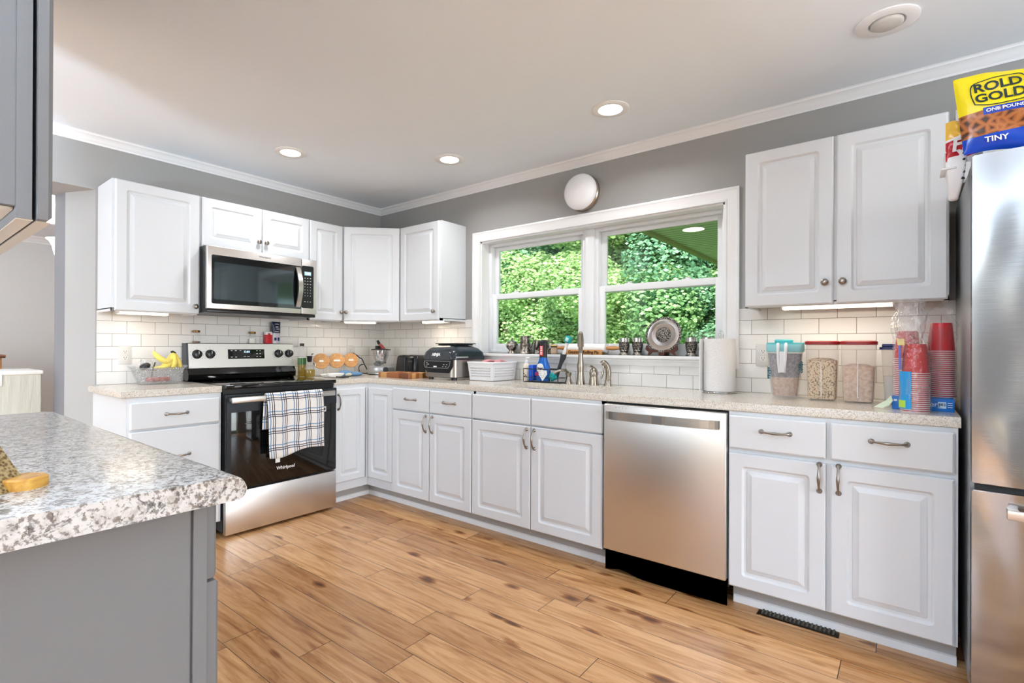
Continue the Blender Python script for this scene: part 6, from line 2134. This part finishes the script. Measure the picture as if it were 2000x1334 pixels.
r0 = ring(bm, [onbag(x, z) for x, z in outl]); r1 = ring(bm, [onbag(x, z) for x, z in inn]); bridge(bm, r0, r1)
obj('logo_outline', bm, M_logo_dark, b, angle=0)
bm = B()
rows = []
for i in range(13):
    x = -0.092 + 0.105 * i / 12
    rows.append((onbag(x, -0.012, 0.0018), onbag(x, 0.010, 0.0018)))
for p, q_ in zip(rows, rows[1:]):
    bm.faces.new([bm.verts.new(c) for c in (p[0], q_[0], q_[1], p[1])])
obj('blue_banner', bm, mat('banner_blue', (14, 60, 170), 0.3), b, angle=0)

M_frito = mat('corn_chip_bag', (236, 190, 60), 0.25)
N = NT(M_frito)
o = sep(N, N.coord())
zz = N.math('ADD', o[2], N.math('MULTIPLY', o[0], -0.3))
cc = N.mix(N.math('LESS_THAN', zz, 0.020), rgb(226, 178, 64), rgb(232, 232, 236))
cc = N.mix(N.math('MULTIPLY', N.math('LESS_THAN', zz, 0.012), N.math('GREATER_THAN', zz, -0.058)), cc, rgb(176, 28, 40))
N.base(cc)
t, b2 = snack_bag('red, white and golden corn chip bag hanging left of the pretzel bag', 'chip_bag', 0.100, 0.135, 0.045, M_frito, (3.978, -0.694, 1.866), (0, 0, 0.25), 6)
obj('lettering', text_mesh('Fr', 0.058, FRONT(-0.020, -0.0245, -0.018, roll=-0.2), 0.0006, bold=0.002, shear=0.3), M_text_white, b2, angle=0)
t = thing('plastic_holder', 'white vented plastic holder hanging on the refrigerator side', 'plastic holder', (3.958, -0.655, 1.675))
bm = B()
secs = [(0.0, 0.010, 0.010), (0.006, 0.014, 0.018), (0.06, 0.021, 0.040), (0.10, 0.026, 0.052), (0.155, 0.030, 0.056), (0.160, 0.030, 0.056)]
rs = [ring(bm, [(x - (0.0 if z > 0.05 else 0.004), y, z) for x, y in rr(-a, a - 0.002, -b_, b_, 0.009, 4)]) for z, a, b_ in secs]
for a, b_ in zip(rs, rs[1:]): bridge(bm, a, b_)
cap(bm, rs[0])
hh = obj('scoop_body', bm, M_wplast, t, angle=50)
bm = B(); box(bm, -0.040, 0.0, -0.057, 0.05, 0.098, 0.104, 0.002); obj('side_flange', bm, M_wplast, t)
for k in range(5):
    bm = B(); cyl(bm, (0.019 - (0.004 * (k > 3)), -0.058 + (0.004 * k), 0.145 - k * 0.020), (0.019, -0.048 + 0.004 * k, 0.145 - k * 0.020), 0.0042); obj('vent_hole', bm, M_black, hh, angle=0)

# ------------------------------------------------------------------ tea towel over the oven handle (range faces +x)
bm = B()
uvl = bm.loops.layers.uv.new('UVMap')
nu, nv = 40, 46
Ya, Yb = -1.466, -1.072
XH, ZH, RH = 0.7145, 0.852, 0.010


def tw(u, s):
    """u along the handle, s: distance along the cloth, 0 = top of handle, + = front, - = back"""
    y = Ya + (Yb - Ya) * u
    if abs(s) < PI / 2 * RH:
        a = s / RH
        x, z = XH + RH * math.sin(a), ZH + RH * (math.cos(a) - 0.0)
    elif s > 0:
        d = s - PI / 2 * RH
        x, z = XH + RH + 0.004 + 0.006 * math.sin(u * 9 + 1.0) * min(1, d * 4) + 0.010 * min(1, d * 3), ZH - d
        y += d * 0.05 * (1 - u) + 0.04 * d * (u - 0.2) + 0.004 * math.sin(14 * d)
    else:
        d = -s - PI / 2 * RH
        x, z = XH - RH - 0.010 - 0.003 * math.sin(u * 8), ZH - d
        y += -d * 0.05
    return Vector((x, y, z))


V = {}
for i in range(nu + 1):
    u = i / nu
    Lf = 0.415 - 0.030 * u - 0.025 * math.sin(PI * u) * 0 + 0.012 * math.sin(u * 7)
    Lb = 0.235 + 0.02 * u
    for j in range(nv + 1):
        s = -Lb + (Lf + Lb) * j / nv
        V[i, j] = (bm.verts.new(tw(u, s)), (u * 0.395, s))
for i in range(nu):
    for j in range(nv):
        q4 = (V[i, j], V[i + 1, j], V[i + 1, j + 1], V[i, j + 1])
        f = bm.faces.new([v for v, _ in q4])
        for lp_, (_, uvc) in zip(f.loops, q4): lp_[uvl].uv = uvc
t = thing('dish_towel', 'white plaid dish towel with blue lines draped over the oven handle', 'dish towel', (XH, -1.27, ZH))
me_t = bm
for v in bm.verts: v.co -= Vector((XH, -1.27, ZH))
ob = obj('cloth', bm, M_towel, t, angle=80)
sol = ob.modifiers.new('thickness', 'SOLIDIFY'); sol.thickness = 0.002
bm = B(); box(bm, 0.0225, 0.0235, -0.142, -0.112, -0.432, -0.405); obj('care_tag', bm, M_white_paper, t, angle=0)

# ------------------------------------------------------------------ on the island: wooden basket
t = thing('slat_basket', 'amber wooden letter holder leaning at the left edge of the island', 'wooden holder', (2.36, -2.985, 0.914), 0.0)
t.location = (2.672, -2.905, 0.914)
t.rotation_euler = (0, 0, 0.6812)


def lean(bm, xa, xb, y0, y1, H, k=-0.72):
    P = [(xa, 0.0), (xb, 0.0), (xb + k * H, H), (xa + k * H, H)]
    a = ring(bm, [(x, y0, z) for x, z in P]); b_ = ring(bm, [(x, y1, z) for x, z in P]); bridge(bm, a, b_); cap(bm, a); cap(bm, b_)


bm = B(); loft(bm, [(0.0, 0.030, 0.030, 0.022), (0.016, 0.030, 0.030, 0.022), (0.019, 0.027, 0.027, 0.020)]); bmesh.ops.translate(bm, verts=bm.verts, vec=(0.0, 0.022, 0)); obj('base_block', bm, M_basket_wood, t, angle=40)
bm = B(); lean(bm, -0.047, -0.026, -0.035, 0.03, 0.085); obj('front_board', bm, M_basket_wood, t, angle=20)
M_woven = mat('woven_band', (120, 96, 56), 0.6)
N = NT(M_woven); vv = N.n('ShaderNodeTexVoronoi'); vv.inputs['Scale'].default_value = 180; N.l(N.coord(), vv.inputs['Vector'])
N.base(N.ramp(vv.outputs['Distance'], [(0.1, rgb(50, 34, 22)), (0.4, rgb(116, 92, 50)), (0.7, rgb(160, 140, 100))]))
bm = B(); lean(bm, -0.0215, 0.004, -0.033, 0.028, 0.080); obj('woven_board', bm, M_woven, t, angle=20)
bm = B(); lean(bm, -0.0255, -0.022, -0.036, 0.029, 0.083); obj('dark_strip', bm, M_dark_wood, t, angle=20)
bm = B(); tube(bm, [(-0.050, 0.0, 0.075), (-0.035, 0.0, 0.096), (-0.055, 0.0, 0.106), (-0.085, 0.0, 0.108)], 0.004, 8, flat=1.0)
obj('metal_loop', bm, M_dgrey, t, angle=40)

# ------------------------------------------------------------------ beyond the opening
t = thing('wooden_chest', 'low wooden chest with a brass pull in the room beyond the opening', 'chest', (-3.05, -2.60, 0.0), PI / 2)
bm = B(); box(bm, -0.45, 0.385, -0.22, 0.22, 0.0, 1.030); obj('body', bm, M_chest, t)
bm = B(); box(bm, -0.47, 0.410, -0.245, 0.23, 1.030, 1.062, 0.006); obj('top', bm, M_chest_d, t)
bm = B(); box(bm, -0.42, 0.365, -0.228, -0.22, 0.93, 1.015, 0.003); dr = obj('drawer', bm, M_chest, t)
for xx in (0.24, -0.10):
    bm = B(); tube(bm, smooth_path([(xx - 0.06, -0.235, 0.985), (xx - 0.035, -0.25, 0.965), (xx, -0.25, 0.958), (xx + 0.035, -0.25, 0.965), (xx + 0.06, -0.235, 0.985)]), 0.007, 8); box(bm, xx - 0.07, xx + 0.07, -0.232, -0.228, 0.965, 1.0, 0.002); obj('pull', bm, M_pewter, dr)
t = thing('storage_bin', 'beige fabric-draped storage box standing behind the island', 'storage box', (-0.55, -2.62, 0.0), PI / 2)
M_linen = mat('beige_linen', (196, 192, 178), 0.85)
N = NT(M_linen); N.bump(N.noise(N.coord('Object', (1, 1, 0.15)), 26, 3), 0.5, 0.02)
bm = B(); box(bm, -0.27, 0.27, -0.2, 0.2, 0.0, 0.985, 0.012); obj('fabric_body', bm, M_linen, t)
bm = B(); box(bm, -0.275, 0.277, -0.206, 0.206, 0.975, 0.999, 0.006); obj('rim', bm, M_lidwhite, t)
bm = B(); box(bm, -0.12, 0.09, -0.2085, -0.2, 0.91, 0.985, 0.003); pa = obj('label_flap', bm, M_lidwhite, t)
bm = B()
for k in range(4): box(bm, 0.02, 0.026, -0.2095, -0.208, 0.925 + k * 0.014, 0.931 + k * 0.014)
obj('button_row', bm, M_text_dark, pa, angle=0)
